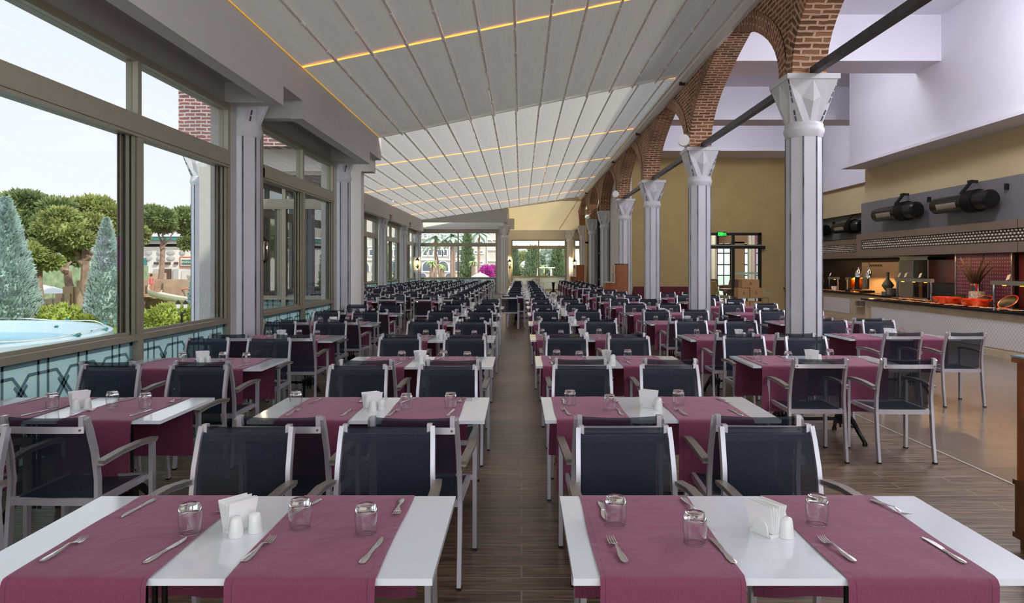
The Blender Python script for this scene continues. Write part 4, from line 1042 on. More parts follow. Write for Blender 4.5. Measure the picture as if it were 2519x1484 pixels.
# ================================================================== BUFFET AND KITCHEN
def thing(name, loc, label, cat, group=None, rz=0): return empty(name, loc, rz, label, cat, group)
def buffet(name, label, x, y0, y1, zt, panel, xb):
    r = thing(name, (x, y0, 0), label, 'counter'); L = y1-y0; dx = xb-x
    m = MB(); m.box(0, dx, 0, L, 0, zt-0.045); m.box(-0.02, 0, 0, L, 0, 0.12); m.build('body', 'marble', r, smooth=False)
    m = MB(); m.box(-0.09, dx, 0, L+0.05, zt-0.045, zt); m.build('worktop', 'granite', r, smooth=False)
    for (a, c, z0, z1) in panel: 
        m = MB(); m.box(-0.012, 0, a-y0, c-y0, z0, z1); m.build('lattice_panel', 'counter_lattice', r, smooth=False)
    return r
buffet('buffet_counter', 'long marble buffet counter with black top and white lattice front, nearer part', 8.83, -2.5, 18.6, 0.86, [(-2.4, 18.25, 0.16, 0.67)], 9.95)
buffet('buffet_counter', 'marble buffet counter farther back with black top, set deeper', 10.3, 19.7, 28.2, 0.86, [(22.7, 24.6, 0.2, 0.66), (25.4, 27.6, 0.2, 0.66)], 11.15)
for (x, y, s) in ((10.24, 21.75, 1), (10.24, 22.05, 1)):
    m = MB()
    for k in range(5): m.lathe([(0.04, k*0.03), (0.09, k*0.03+0.022)], n=16)
    tag(m.build('bowl_stack', 'mosque_pattern', loc=(x, y, 0.50)), 'grey bowls stacked in the niche of the far counter, %s' % ('nearer' if y < 21.9 else 'farther'), 'bowls', 'bowl stacks')
m = MB().box(10.15, 10.30, 21.6, 22.25, 0.46, 0.49); tag(m.build('niche_shelf', 'marble', smooth=False), 'small marble shelf carrying grey bowls on the far counter', 'shelf')
def hood(label, x, xb, y0, y1, y0s):
    r = thing('extractor_hood', (x, y0, 0), label, 'hood'); L = y1-y0; d = xb-x
    m = MB(); m.box(0, d, 0, L, 1.94, 2.13); m.box(0, d, 0, L, 2.38, 2.54); m.box(0.06, d, 0, L, 2.13, 2.38); m.box(0, 0.06, L-0.22, L, 2.13, 2.38)
    m.build('casing', 'hood_metal', r, smooth=False)
    m = MB()
    for yy in (6.0, 13.2): 
        if y0 < 0: m.box(-0.004, 0, yy+2.5-0.006, yy+2.5+0.006, 1.94, 2.13); m.box(-0.004, 0, yy+2.5-0.006, yy+2.5+0.006, 2.38, 2.54)
    if m.v: m.build('seam', 'hood_hole', r, smooth=False)
    m = MB(); m.box(0.045, 0.055, y0s-y0, L-0.22, 2.13, 2.38); s = m.build('screen', 'hood_hole', r, smooth=False)
    m = MB(); k = 0; p = 0.105
    yy = y0s-y0+0.05
    while yy < L-0.26:
        for j in range(4): m.sphere((0.035, yy+(0.052 if j % 2 else 0), 2.165+0.06*j), (0.027, 0.036, 0.027), 8, 5)
        yy += p
    m.build('bead_grid', 'hood_ball', s, ang=80); return r
hood('bronze metal extractor hood with beaded grille over the nearer buffet', 9.05, 9.5, -2.5, 19.55, 11.5)
hood('bronze metal extractor hood with beaded grille over the farther buffet', 10.45, 10.95, 19.62, 28.2, 19.7)
def heater(x, y, z, lab):
    r = thing('patio_heater', (x, y, z), lab, 'heater', 'black wall heaters')
    m = MB(); m.sweep([(0, -0.85, 0), (0, -0.80, 0), (0, -0.45, 0)], [(0.19*math.cos(a), 0.19*math.sin(a)) for a in [2*PI*i/20 for i in range(20)]], up=(1, 0, 0), scales=[0.75, 0.95, 1])
    m.sweep([(0, -0.45, 0), (0, -0.15, 0), (0, -0.13, 0)], [(0.22*math.cos(a), 0.22*math.sin(a)) for a in [2*PI*i/20 for i in range(20)]], up=(1, 0, 0), scales=[1, 1, 0.8]); m.build('motor_drum', 'heater_black', r)
    m = MB()
    for k in range(9): m.sweep([(0, -0.44+0.033*k, 0), (0, -0.43+0.033*k, 0)], [(0.228*math.cos(a), 0.228*math.sin(a)) for a in [2*PI*i/20 for i in range(20)]], up=(1, 0, 0))
    m.build('cooling_rib', 'black', r)
    m = MB(); a0, a1, nn = PI*0.62, PI*1.5, 10; vs = []
    for yy in (0.22, 1.0):
        for i in range(nn+1):
            a = 0+2*PI*i/nn; vs.append((0.17*math.cos(a), yy, 0.17*math.sin(a)))
    m.sweep([(0, -0.15, 0), (0, 1.0, 0), (0, 1.08, 0)], [(0.17*math.cos(a), 0.17*math.sin(a)) for a in [2*PI*i/20 for i in range(20)]], up=(1, 0, 0), scales=[1, 1, 0.7]); m.build('reflector_housing', 'heater_black', r)
    m = MB(); vs = []
    for yy in (0.05, 0.74):
        for i in range(7): a = PI*0.98+PI*0.20*i/6; vs.append((0.176*math.cos(a), yy, 0.176*math.sin(a)))
    m.add(vs, [(i, i+1, 8+i, 7+i) for i in range(6)]); m.build('reflector', 'steel_matt', r)
    m = MB(); m.bar((0, 0.15, 0.18), (0.1, -0.05, 0.42), 0.05, 0.05); m.bar((0.1, -0.08, 0.42), (0.1, 0.06, 0.42), 0.05, 0.05); m.bar((0.1, 0, 0.42), (9.2-x if x < 9.2 else 10.95-x, 0, 0.42), 0.05, 0.05)
    m.build('bracket', 'black', r, smooth=False)
    m = MB(); m.box(0.17, (9.2-x if x < 9.2 else 10.95-x), -0.95, -0.92, 0.15, 0.27); m.build('isolator_switch', 'black', r, smooth=False)
heater(8.95, 14.6, 2.97, 'large black tubular heater on the grey wall, nearest the right edge')
heater(8.95, 17.2, 2.97, 'black tubular heater left of the biggest one on the grey wall')
heater(10.68, 23.6, 2.97, 'smaller looking black heater on the farther grey wall')
heater(10.68, 26.2, 2.97, 'black heater half hidden by the big column')
# back panels of the kitchen
def panel(name, label, cat, x, y0, y1, z0, z1, mt, d=0.05): return tag(MB().box(x, x+d, y0, y1, z0, z1).build(name, mt, smooth=False), label, cat)
panel('studded_panel', 'purple studded metal panel behind the pebble jar', 'panel', 10.02, 14.78, 16.62, 0.86, 2.45, 'purple_panel')
panel('panel_edge', 'thin steel edge strip left of the purple studded panel', 'edge strip', 9.98, 16.62, 16.67, 0.86, 2.45, 'steel')
panel('panel_edge', 'thin steel edge strip right of the purple studded panel', 'edge strip', 9.98, 14.72, 14.76, 0.86, 2.45, 'steel')
panel('splashback', 'red glossy splashback left of the purple panel', 'splashback', 10.4, 16.9, 19.2, 1.28, 1.9, 'kitchen_red')
panel('oven_bank', 'black oven fronts below the red splashback', 'oven', 10.3, 16.7, 18.6, 0.8, 1.26, 'black')
panel('maroon_panel', 'dark maroon panel at the right edge of the kitchen', 'panel', 10.1, 14.2, 14.7, 0.86, 2.45, 'wine_seat')
r = thing('display_cabinet', (9.98, 17.75, 0.86), 'tall glass-fronted steel cabinet between red wall and plate stack', 'cabinet')
m = MB(); m.box(0, .5, 1.35, 1.4, 0, 1.05); m.box(0, .5, 0.0, 0.04, 0, 1.05); m.box(0, .5, 0, 1.4, 0.98, 1.08); m.box(0, .5, 0, 1.4, 0, 0.04); m.box(0, .03, 0.7, 0.73, 0, 1.0); m.build('frame', 'steel', r, smooth=False)
MB().box(0.0, 0.02, 0.73, 1.35, 0.04, 0.98).build('door', 'steel_matt', r, smooth=False); MB().box(0.0, 0.01, 0.04, 0.7, 0.04, 0.98).build('glass_door', 'glass_clear', r, smooth=False)
m = MB(); m.box(9.7, 10.6, 16.6, 19.4, 2.02, 2.3); tag(m.build('steel_canopy', 'steel_matt', smooth=False), 'brushed steel canopy box under the hood above the red wall', 'canopy')
r = thing('oven_rack', (11.05, 21.2, 0.86), 'pale steel oven unit behind the clay vase', 'oven')
m = MB(); m.box(0, .15, 0, 2.3, 0, 0.95); m.build('body', 'steel_matt', r, smooth=False)
for k in range(5): MB().box(-0.012, 0, 1.0+0.16*k, 1.09+0.16*k, 0.82, 0.88).build('vent_slot', 'black', r, smooth=False)
def sneeze(x, y0, y1, lab, z=1.34):
    r = thing('sneeze_guard', (x, y0, 0.86), lab, 'sneeze guard', 'glass topped sneeze guards'); L = y1-y0; h = z-0.86
    for yy in (0.05, L-0.05):
        m = MB(); m.tube([(0, yy, 0), (0, yy, h)], 0.026, 10); m.build('post', 'chrome', r)
    m = MB(); m.box(-0.04, 0.04, 0, L, h-0.03, h+0.05); m.build('light_rail', 'steel_matt', r, smooth=False)
    m = MB(); m.box(-0.22, 0.22, -0.1, L+0.15, h+0.055, h+0.065); m.build('glass_shelf', 'glass_clear', r, smooth=False)
    m = MB()
    for k in range(int(L/0.5)): m.box(-0.015, 0.015, 0.25+0.5*k, 0.33+0.5*k, h-0.042, h-0.03)
    m.build('warming_lamp', 'lamp_glow', r, smooth=False)
sneeze(9.4, 16.55, 18.15, 'steel and glass sneeze guard over the food, left of the orange pots')
sneeze(9.4, 11.8, 14.45, 'steel and glass sneeze guard at the right edge, right of the orange pots')
sneeze(10.6, 24.2, 24.95, 'small sneeze guard on the far counter above a white bowl', 1.28)
sneeze(10.6, 23.1, 23.6, 'small sneeze guard on the far counter beside the copper dish', 1.28)
for (x, y, z, lab) in ((9.4, 17.1, 1.42, 'right card of the trio on the left glass shelf'), (9.4, 17.75, 1.42, 'middle card of the trio on the left glass shelf'), (9.4, 18.05, 1.42, 'left card of the trio on the left glass shelf'), (9.4, 14.0, 1.42, 'white price card on the right glass shelf'), (10.6, 24.9, 1.36, 'white price card on the far small sneeze guard')):
    m = MB(); m.bar((0, 0, 0), (0.05, 0.02, 0.10), 0.10, 0.004, up=(1, 0, 0)); tag(m.build('price_card', 'paper', loc=(x, y, z-0.005), smooth=False), 'white price card, '+lab if 'card of' in lab else lab, 'card', 'price cards')
# orange oval pots with lids
pots = [(9.32, 16.05, 0.19), (9.22, 15.62, 0.24), (9.32, 15.02, 0.19), (9.18, 14.62, 0.25)]
pn = ['leftmost small', 'second, bigger', 'third, smaller', 'rightmost big']
for (x, y, s), nm in zip(pots, pn):
    r = thing('casserole_pot', (x, y, 0.86), '%s orange enamel pot in the row on the black counter' % nm, 'pot', 'orange pots')
    m = MB(); m.lathe([(s*0.82, 0), (s*0.95, 0.03), (s, 0.15), (s*0.97, 0.15), (s*0.9, 0.03), (0.01, 0.025)], n=28); o = m.build('pot_body', 'orange_enamel', r, ang=50)
    m = MB(); m.box(-0.05, 0.05, -s-0.035, -s+0.01, 0.125, 0.14); m.build('handle', 'orange_enamel', r, smooth=False)
for (x, y, a, lab) in ((9.62, 16.0, 0.5, 'black pot lid leaning left of the pebble jar'), (9.55, 15.0, 0.45, 'red-rimmed pot lid leaning before the pebble jar'), (9.65, 14.35, 0.7, 'red-rimmed pot lid leaning at the right sneeze guard post')):
    m = MB(); m.lathe([(0.01, 0.03), (0.15, 0.02), (0.22, 0.0), (0.22, 0.012), (0.15, 0.035), (0.01, 0.05)], n=24)
    o = m.build('pot_lid', 'black', loc=(x, y, 0.97)); o.rotation_euler = (0.15, -a, 0); o.scale = (0.85, 0.85, 0.85); tag(o, lab, 'lid', 'pot lids')
    if 'red' in lab: m = MB(); m.lathe([(0.215, -0.002), (0.232, 0.0), (0.232, 0.014), (0.215, 0.016)], n=24); m.build('rim', 'orange_enamel', o)
# pebble jar with dried leaves
r = thing('pebble_jar', (9.72, 15.45, 0.86), 'glass jar of pale pebbles with chrome neck before the purple panel', 'jar')
m = MB(); m.lathe([(0.15, 0), (0.155, 0.02), (0.15, 0.28)], n=24); m.build('pebbles', 'pebbles', r); m = MB(); m.lathe([(0.125, 0.28), (0.13, 0.30), (0.118, 0.40), (0.13, 0.43), (0.135, 0.45), (0.12, 0.45)], n=24); m.build('neck', 'chrome', r)
for k, (dy, top, w) in enumerate(((0.62, 0.95, .05), (0.48, 1.12, .06), (0.2, 1.10, .055), (-0.02, 0.8, .05), (-0.30, 1.05, .06), (-0.48, 1.0, .055), (-0.62, 0.9, .05), (0.34, 0.85, .05), (-0.15, 1.15, .055))):
    m = MB(); n = 8; vs = []
    for i in range(n+1):
        t = i/n; ww = w*math.sin(PI*min(1, 0.15+t*0.85))**0.7; cy = dy*(t**1.3); cz = 0.40+(top-0.45)*t*1.0
        vs += [(0.02*k-0.09-ww*0.4, cy-ww, cz), (0.02*k-0.09, cy, cz+0.01), (0.02*k-0.09-ww*0.4, cy+ww, cz)]
    m.add(vs, [(3*i+j, 3*i+j+1, 3*i+4+j, 3*i+3+j) for i in range(n) for j in (0, 1)])
    m.build('dried_leaf', 'dried_leaf', r)
# plates of food along the near counter
rn = random.Random(3)
def plate(x, y, z, lab, s=1.0):
    r = thing('food_plate', (x, y, z), lab, 'plate', 'plates of food on the buffet', rz=rn.uniform(0, 6))
    m = MB(); m.lathe([(0.06, 0), (0.08, 0.004), (0.135, 0.018), (0.138, 0.021), (0.08, 0.009), (0.01, 0.006)], n=24); m.build('dish', 'plate_white', r, ang=60)
    m = MB()
    for k in range(7): m.sphere((rn.uniform(-.06, .06), rn.uniform(-.06, .06), 0.018), (rn.uniform(.018, .035), rn.uniform(.015, .03), rn.uniform(.01, .022)), 8, 5)
    m.build('food', 'food_orange', r); r.scale = (s, s, s)
for k in range(15):
    y = 12.2+0.42*k
    plate(8.93+0.05*(k % 2), y, 0.861, 'food plate at the front edge of the near buffet, number %s from right' % ['one', 'two', 'three', 'four', 'five', 'six', 'seven', 'eight', 'nine', 'ten', 'eleven', 'twelve', 'thirteen', 'fourteen', 'fifteen'][k])
for k in range(5): plate(9.45, 16.75+0.36*k, 0.861, 'plate of bread under the left sneeze guard, %s from the right' % ['first', 'second', 'third', 'fourth', 'fifth'][k], 1.25)
for k in range(6): plate(10.42, 22.3+0.5*k, 0.861, 'plate on the far buffet counter, %s from the right' % ['first', 'second', 'third', 'fourth', 'fifth', 'sixth'][k], 1.15)
# far counter objects
r = thing('plate_stack', (10.55, 20.6, 0.86), 'tall stack of white plates beside the clay vase', 'plates')
m = MB()
for k in range(9): m.lathe([(0.09, k*0.022), (0.15, k*0.022+0.016), (0.15, k*0.022+0.02)], n=24)
m.build('plates', 'plate_white', r)
for (x, y, lab) in ((10.6, 22.75, 'left'), (10.6, 22.05, 'right')):
    r = thing('heat_lamp', (x, y, 1.35), 'chrome dome heat lamp glowing orange over the far counter, %s one' % lab, 'lamp', 'dome heat lamps')
    m = MB(); m.lathe([(0.115, 0.0), (0.115, 0.1), (0.09, 0.17), (0.04, 0.22), (0.03, 0.25), (0.03, 0.30)], n=28); m.build('shade', 'chrome', r, ang=50)
    m = MB(); m.tube([(0, 0, 0.3), (0, 0, 1.1)], 0.008, 6); m.build('cable', 'black', r)
    m = MB(); m.lathe([(0.10, 0.005), (0.05, 0.004), (0.01, 0.003)], n=20); m.build('bulb', 'lamp_glow', r)
    a = area('heat_lamp_light', (x, y, 1.33), 0.2, 14, (1.0, 0.45, 0.12))
for (x, y, mt, lab) in ((10.5, 22.95, 'copper', 'copper coloured square chafing dish lid under the left heat lamp'), (10.5, 22.0, 'steel', 'dark steel square chafing dish lid right of the copper one'), (10.65, 22.5, 'copper', 'orange lit chafing dish between the two square lids')):
    r = thing('chafing_dish', (x, y, 0.86), lab, 'chafing dish', 'chafing dishes')
    m = MB(); m.box(-0.16, 0.16, -0.17, 0.17, 0.02, 0.09); m.build('pan', 'black', r, smooth=False)
    m = MB(); pr = []
    for i in range(24): a = 2*PI*i/24; c_, s_ = math.cos(a), math.sin(a); k = 1/max(abs(c_), abs(s_))**0.75; pr.append((0.165*c_*k*0.9, 0.30+0.19*s_*k*0.9))
    m.prism(pr, 'x', -0.06, 0.0); pr2 = [(u*0.86, 0.30+(v-0.30)*0.86) for u, v in pr]; m.prism(pr2, 'x', -0.085, -0.06); m.build('roll_lid', mt, r, ang=40)
r = thing('clay_vase', (10.6, 20.95, 0.95), 'long-necked greenish clay vase on a block at the far counter', 'vase')
m = MB(); m.lathe([(0.05, 0), (0.09, 0.06), (0.165, 0.17), (0.165, 0.2), (0.10, 0.29), (0.045, 0.36), (0.038, 0.5), (0.05, 0.56), (0.04, 0.56)], n=28); m.build('vase_body', 'vase_clay', r, ang=60)
tag(MB().box(10.48, 10.72, 20.83, 21.07, 0.86, 0.95).build('plinth_block', 'grey_panel', smooth=False), 'grey block carrying the clay vase', 'block')
r = thing('clay_vase', (10.7, 26.0, 0.86), 'dark clay vase half hidden beside the big column', 'vase')
m = MB(); m.lathe([(0.06, 0), (0.10, 0.1), (0.19, 0.3), (0.15, 0.38), (0.12, 0.5), (0.16, 0.62), (0.12, 0.62)], n=24); m.build('vase_body', 'vase_clay', r, ang=60)
m = MB(); m.lathe([(0.08, 0), (0.11, 0.15), (0.112, 0.16), (0.10, 0.16)], n=24); tag(m.build('serving_bowl', 'plate_white', loc=(10.55, 24.4, 0.86)), 'white tub under the small sneeze guard of the far counter', 'bowl')
area('hood_light', (9.5, 15.5, 1.92), 0.12, 16, (1.0, 0.55, 0.22), sy=5.0)
area('hood_light', (10.7, 23.5, 1.92), 0.12, 8, (1.0, 0.5, 0.2), sy=5.0)

# ================================================================== CABINETS, LANTERNS, SPEAKERS
r = thing('wooden_cabinet', (2.93, 3.68, 0), 'orange-brown wooden cabinet with glass top at the right edge of the photo', 'cabinet')
m = MB(); m.box(0.0, 0.9, 0, 0.6, 0.40, 1.10); m.build('body', 'wood_cabinet', r, smooth=False)
m = MB(); m.box(-0.02, 0.95, -0.02, 0.62, 1.10, 1.13); m.build('top_board', 'wood_cabinet', r, smooth=False)
m = MB(); m.box(-0.025, 0.95, -0.025, 0.62, 1.133, 1.143); m.build('glass_top', 'frost_line', r, smooth=False)
m = MB(); m.box(-0.012, 0.9, -0.012, 0.6, 0.08, 0.40); m.box(-0.02, 0.92, -0.02, 0.61, 0.38, 0.41); m.box(-0.02, 0.92, -0.02, 0.61, 0.07, 0.10); m.build('base_section', 'wood_dark', r, smooth=False)
for (x, y) in ((0.02, 0.02), (0.02, 0.55), (0.86, 0.02), (0.86, 0.55)): MB().box(x, x+0.05, y, y+0.05, 0, 0.08).build('foot', 'wood_dark', r, smooth=False)
def station(x, y, s, lab):
    r = thing('service_cabinet', (x, y, 0), lab, 'cabinet', 'wooden service stations')
    m = MB(); m.box(0, 0.8*s, 0, 0.9, 0, 1.10); m.build('base_unit', 'wood_cabinet', r, smooth=False)
    m = MB(); m.box(0.33*s, 0.35*s, 0, 0.9, 1.1, 1.78); m.box(0.33*s, 0.8*s, 0.0, 0.02, 1.1, 1.78); m.box(0.33*s, 0.8*s, 0.88, 0.9, 1.1, 1.78); m.box(0.33*s, 0.8*s, 0, 0.9, 1.76, 1.78); m.box(0.78*s, 0.8*s, 0, 0.9, 1.1, 1.78); m.build('shelf_unit', 'wood_cabinet', r, smooth=False)
    m = MB(); m.box(0.31*s, 0.33*s, 0.0, 0.04, 1.1, 1.78); m.box(0.31*s, 0.33*s, 0, 0.9, 1.45, 1.49); m.box(0.31*s, 0.33*s, 0, 0.9, 1.74, 1.78); m.box(-0.01, 0.31*s, -0.01, 0.9, 1.1, 1.12); m.build('white_edging', 'plaster_white', r, smooth=False)
    for k in range(2):
        d = MB().box(-0.012, 0, 0.04+0.43*k, 0.43+0.43*k, 0.1, 1.05).build('cabinet_door', 'wood_cabinet', r, smooth=False); MB().box(-0.03, -0.012, 0.38+0.1*k, 0.40+0.1*k, 0.72, 0.86).build('handle', 'black', d, smooth=False)
station(3.05, 26.1, 1.0, 'tall wooden service cabinet standing by the fourth arcade column')
station(2.9, 42.6, 1.0, 'distant wooden service cabinet by the arched windows at the back')
def lantern(x, y, z, s, lab, rz=0, pw=8):
    r = thing('wall_lantern', (x, y, z), lab, 'lantern', 'black wall lanterns', rz=rz); r.scale = (s, s, s)
    m = MB(); 
    for i in range(6): a = 2*PI*i/6; m.bar((0.10*math.cos(a), 0.10*math.sin(a), -0.22), (0.12*math.cos(a), 0.12*math.sin(a), 0.16), 0.014, 0.014)
    m.lathe([(0.13, -0.23), (0.13, -0.21)], n=6); m.lathe([(0.14, 0.15), (0.15, 0.17), (0.06, 0.25), (0.02, 0.32)], n=6); m.lathe([(0.02, -0.36), (0.05, -0.28), (0.11, -0.23)], n=6); m.build('cage', 'lantern_black', r, ang=20)
    m = MB(); m.lathe([(0.095, -0.20), (0.108, 0.15)], n=6); m.build('glass', 'glass_clear', r, smooth=False)
    m = MB(); m.sphere((0, 0, 0.06), (0.03, 0.03, 0.05), 8, 6); m.build('bulb', 'bulb_glow', r)
    m = MB(); m.bar((0, 0.0, -0.1), (0, 0.16, -0.1), 0.03, 0.03); m.box(-0.04, 0.04, 0.15, 0.17, -0.25, 0.1); m.build('bracket', 'lantern_black', r, smooth=False)
    l = bpy.data.lights.new('lantern_light', 'POINT'); l.energy = pw; l.color = (1, 0.7, 0.35); l.shadow_soft_size = 0.04; lo = bpy.data.objects.new('lantern_light', l); lo.location = (x, y, z+0.03); COL.objects.link(lo)
lantern(-3.86, 10.75, 1.93, 0.75, 'black lantern with amber light behind the first window-wall column', rz=PI/2)
lantern(-6.45+0.02, YE-0.75, 1.92, 1.0, 'black lantern glowing left of the left back window', pw=90)
lantern(-0.85, YB-0.4, 1.9, 1.0, 'black lantern left of the far end window', pw=90)
lantern(3.72, YB-0.9, 1.9, 1.0, 'black lantern right of the far end window above the service cabinet', pw=90)
def speaker(x, y, z, lab):
    r = thing('horn_speaker', (x, y, z), lab, 'loudspeaker', 'white horn speakers')
    m = MB(); m.sweep([(0, 0, 0), (-0.02, -0.10, 0.0), (-0.05, -0.20, 0.0)], [(0.13*math.cos(a), 0.13*math.sin(a)) for a in [2*PI*i/20 for i in range(20)]], up=(1, 0, 0), scales=[0.6, 1.0, 0.95]); m.build('horn', 'ceramic', r)
    m = MB(); m.bar((0.0, 0.0, 0.0), (0.24, 0.15, -0.06), 0.03, 0.03); m.build('bracket', 'ceramic', r, smooth=False)
speaker(3.50, 15.6, 4.37, 'round white speaker on the capital of the second arcade column')
speaker(3.60, 27.5, 4.42, 'round white speaker on the capital of the fourth arcade column')
speaker(3.60, 39.3, 4.37, 'small round white speaker on the capital near the arched windows')

# exit sign
r = thing('exit_sign', (7.62, 28.12, 2.86), 'black and green running-man exit sign above the glass door', 'sign')
MB().box(0, 0.36, 0, 0.05, 0, 0.17).build('sign_box', 'black', r, smooth=False)
m = MB(); m.box(0.02, 0.12, -0.004, 0, 0.02, 0.15); m.box(0.135, 0.20, -0.004, 0, 0.02, 0.15); m.build('green_field', 'exit_green', r, smooth=False)
m = MB(); m.bar((0.07, -0.006, 0.13), (0.07, -0.006, 0.06), 0.02, 0.004); m.prism([(0.045, 0.075), (0.095, 0.075), (0.07, 0.035)], 'y', -0.008, -0.005); m.box(0.155, 0.165, -0.007, -0.004, 0.04, 0.11); m.box(0.170, 0.185, -0.007, -0.004, 0.03, 0.09); m.sphere((0.162, -0.006, 0.125), 0.009, 8, 5); m.build('pictogram', 'exit_dark', r, smooth=False)
def text_mesh(body, size, loc, mt, parent, depth=0.001):
    cu = bpy.data.curves.new('lettering', 'FONT'); cu.body = body; cu.size = size; cu.extrude = depth
    to = bpy.data.objects.new('tmp_text', cu); COL.objects.link(to); dg = bpy.context.evaluated_depsgraph_get()
    me = bpy.data.meshes.new_from_object(to.evaluated_get(dg)); bpy.data.objects.remove(to, do_unlink=True); bpy.data.curves.remove(cu)
    me.name = 'lettering'; me.materials.clear(); me.materials.append(MATS[mt]); o = bpy.data.objects.new('lettering', me); COL.objects.link(o); o.parent = parent; o.location = loc; o.rotation_euler = (PI/2, 0, 0); return o
text_mesh('EXIT', 0.065, (0.21, -0.003, 0.085), 'exit_green', r); text_mesh('\u00c7IKI\u015e', 0.055, (0.21, -0.003, 0.03), 'exit_green', r)

# cartons on a trolley
r = thing('steel_trolley', (7.2, 23.7, 0), 'steel serving trolley loaded with cartons before the olive wall', 'trolley')
m = MB(); m.box(-0.12, 0.92, 0, 0.62, 0.64, 0.665); m.box(-0.12, 0.92, 0, 0.62, 0.22, 0.245); m.build('tray', 'steel', r, smooth=False)
m = MB()
for (x, y) in ((-0.1, 0.02), (0.9, 0.02), (-0.1, 0.6), (0.9, 0.6)): m.tube([(x, y, 0.06), (x, y, 0.66)], 0.012, 8)
m.build('frame', 'steel', r)
m = MB(); m.tube([(0.9, 0.02, 0.66), (0.93, 0.02, 0.84), (0.97, 0.05, 0.86), (0.97, 0.57, 0.86), (0.93, 0.6, 0.84), (0.9, 0.6, 0.66)], 0.012, 8); m.build('push_handle', 'steel', r)
for (x, y) in ((-0.1, 0.02), (0.9, 0.02), (-0.1, 0.6), (0.9, 0.6)): MB().lathe([(0.03, 0), (0.03, 0.05)], c=(x, y, 0), n=12).build('castor', 'black_plastic', r)
def carton(x, y, z, w, d, h, lab, rz=0):
    r = thing('cardboard_box', (x, y, z), lab, 'box', 'cartons on the trolley', rz=rz)
    m = MB().box(0, w, 0, d, 0, h); m.build('carton', 'cardboard', r, smooth=False)
    m = MB().box(w*0.40, w*0.62, -0.002, 0, h*0.35, h*0.40); m.box(w*0.42, w*0.60, -0.002, 0, h*0.44, h*0.5); m.box(w*0.45, w*0.55, -0.002, 0, h*0.55, h*0.65); m.build('printed_label', 'cardboard_print', r, smooth=False)
    m = MB().box(0, w, d*0.45, d*0.55, h, h+0.002); m.build('tape', 'marble', r, smooth=False)
carton(7.10, 23.72, 0.666, 0.37, 0.45, 0.30, 'left carton on the trolley, flap torn')
carton(7.49, 23.72, 0.666, 0.40, 0.45, 0.31, 'right carton on the trolley under the top one')
carton(7.24, 23.75, 0.98, 0.56, 0.42, 0.27, 'topmost long carton stacked above the two others')
carton(7.12, 23.72, 0.246, 0.36, 0.45, 0.28, 'left carton on the lower tray of the trolley')
carton(7.50, 23.72, 0.246, 0.38, 0.45, 0.28, 'right carton on the lower tray of the trolley')
# banquette along the olive wall
r = thing('banquette', (4.35, 27.4, 0), 'long wine red banquette against the olive wall', 'bench')
m = MB().box(0, 2.2, 0, 0.55, 0.08, 0.45); m.build('seat', 'wine_seat', r, smooth=False); m = MB().box(0, 2.2, 0.55, 0.72, 0.45, 0.90); m.build('backrest', 'wine_seat', r, smooth=False); m = MB().box(0.05, 2.15, 0.05, 0.7, 0, 0.08); m.build('plinth', 'black', r, smooth=False)
# wing chairs and tables in the room behind the door
def wing(x, y, mt, lab, rz, s=1.0):
    r = thing('upholstered_chair', (x, y, 0), lab, 'chair', 'padded chairs in the farther room', rz=rz); r.scale = (s, s, s)
    m = MB(); m.box(-0.26, 0.26, -0.24, 0.26, 0.38, 0.50); m.build('seat', mt, r, smooth=False)
    m = MB(); m.sweep([(0, -0.22, 0.42), (0, -0.26, 0.7), (0, -0.36, 1.08)], [(-.26, -.04), (.26, -.04), (.26, .04), (-.26, .04)], up=(1, 0, 0), scales=[1, 0.95, 0.8]); m.build('backrest', mt, r, smooth=False)
    for (a, c) in ((-.22, -.2), (.22, -.2), (-.22, .2), (.22, .2)): MB().box(a-.02, a+.02, c-.02, c+.02, 0, 0.38).build('leg', 'black', r, smooth=False)
wing(7.75, 29.7, 'beige_seat', 'beige high-backed chair just beyond the glass door, left one', -1.1)
wing(8.15, 29.9, 'beige_seat', 'beige high-backed chair just beyond the glass door, right one', -1.1)
for k in range(6): wing(8.6+0.75*k, 35+0.6*(k % 2), 'mauve_seat', 'mauve high-backed chair in the room beyond the door, %s from the left' % ['first', 'second', 'third', 'fourth', 'fifth', 'sixth'][k], 0.2*(k % 3)-0.2)
for (x, y, lab) in ((9.0, 30.6, 'nearer'), (10.3, 36.6, 'farther')):
    r = thing('cloth_covered_table', (x, y, 0), 'mauve clothed table beyond the glass door, %s one' % lab, 'table', 'mauve clothed tables')
    MB().box(-0.6, 0.6, -0.4, 0.4, 0.73, 0.75).build('tabletop', 'marble', r, smooth=False); MB().box(-0.2, 0.2, -0.42, 0.42, 0.45, 0.755).build('cloth', 'mauve_seat', r, smooth=False)
    MB().lathe([(0.25, 0), (0.05, 0.05), (0.04, 0.73)], n=10).build('pedestal', 'cast_iron', r)
column(10.55, 40.0, 'pale column seen through the left pane of the glass door', None); column(12.9, 40.5, 'pale column seen through the right pane of the glass door', None)
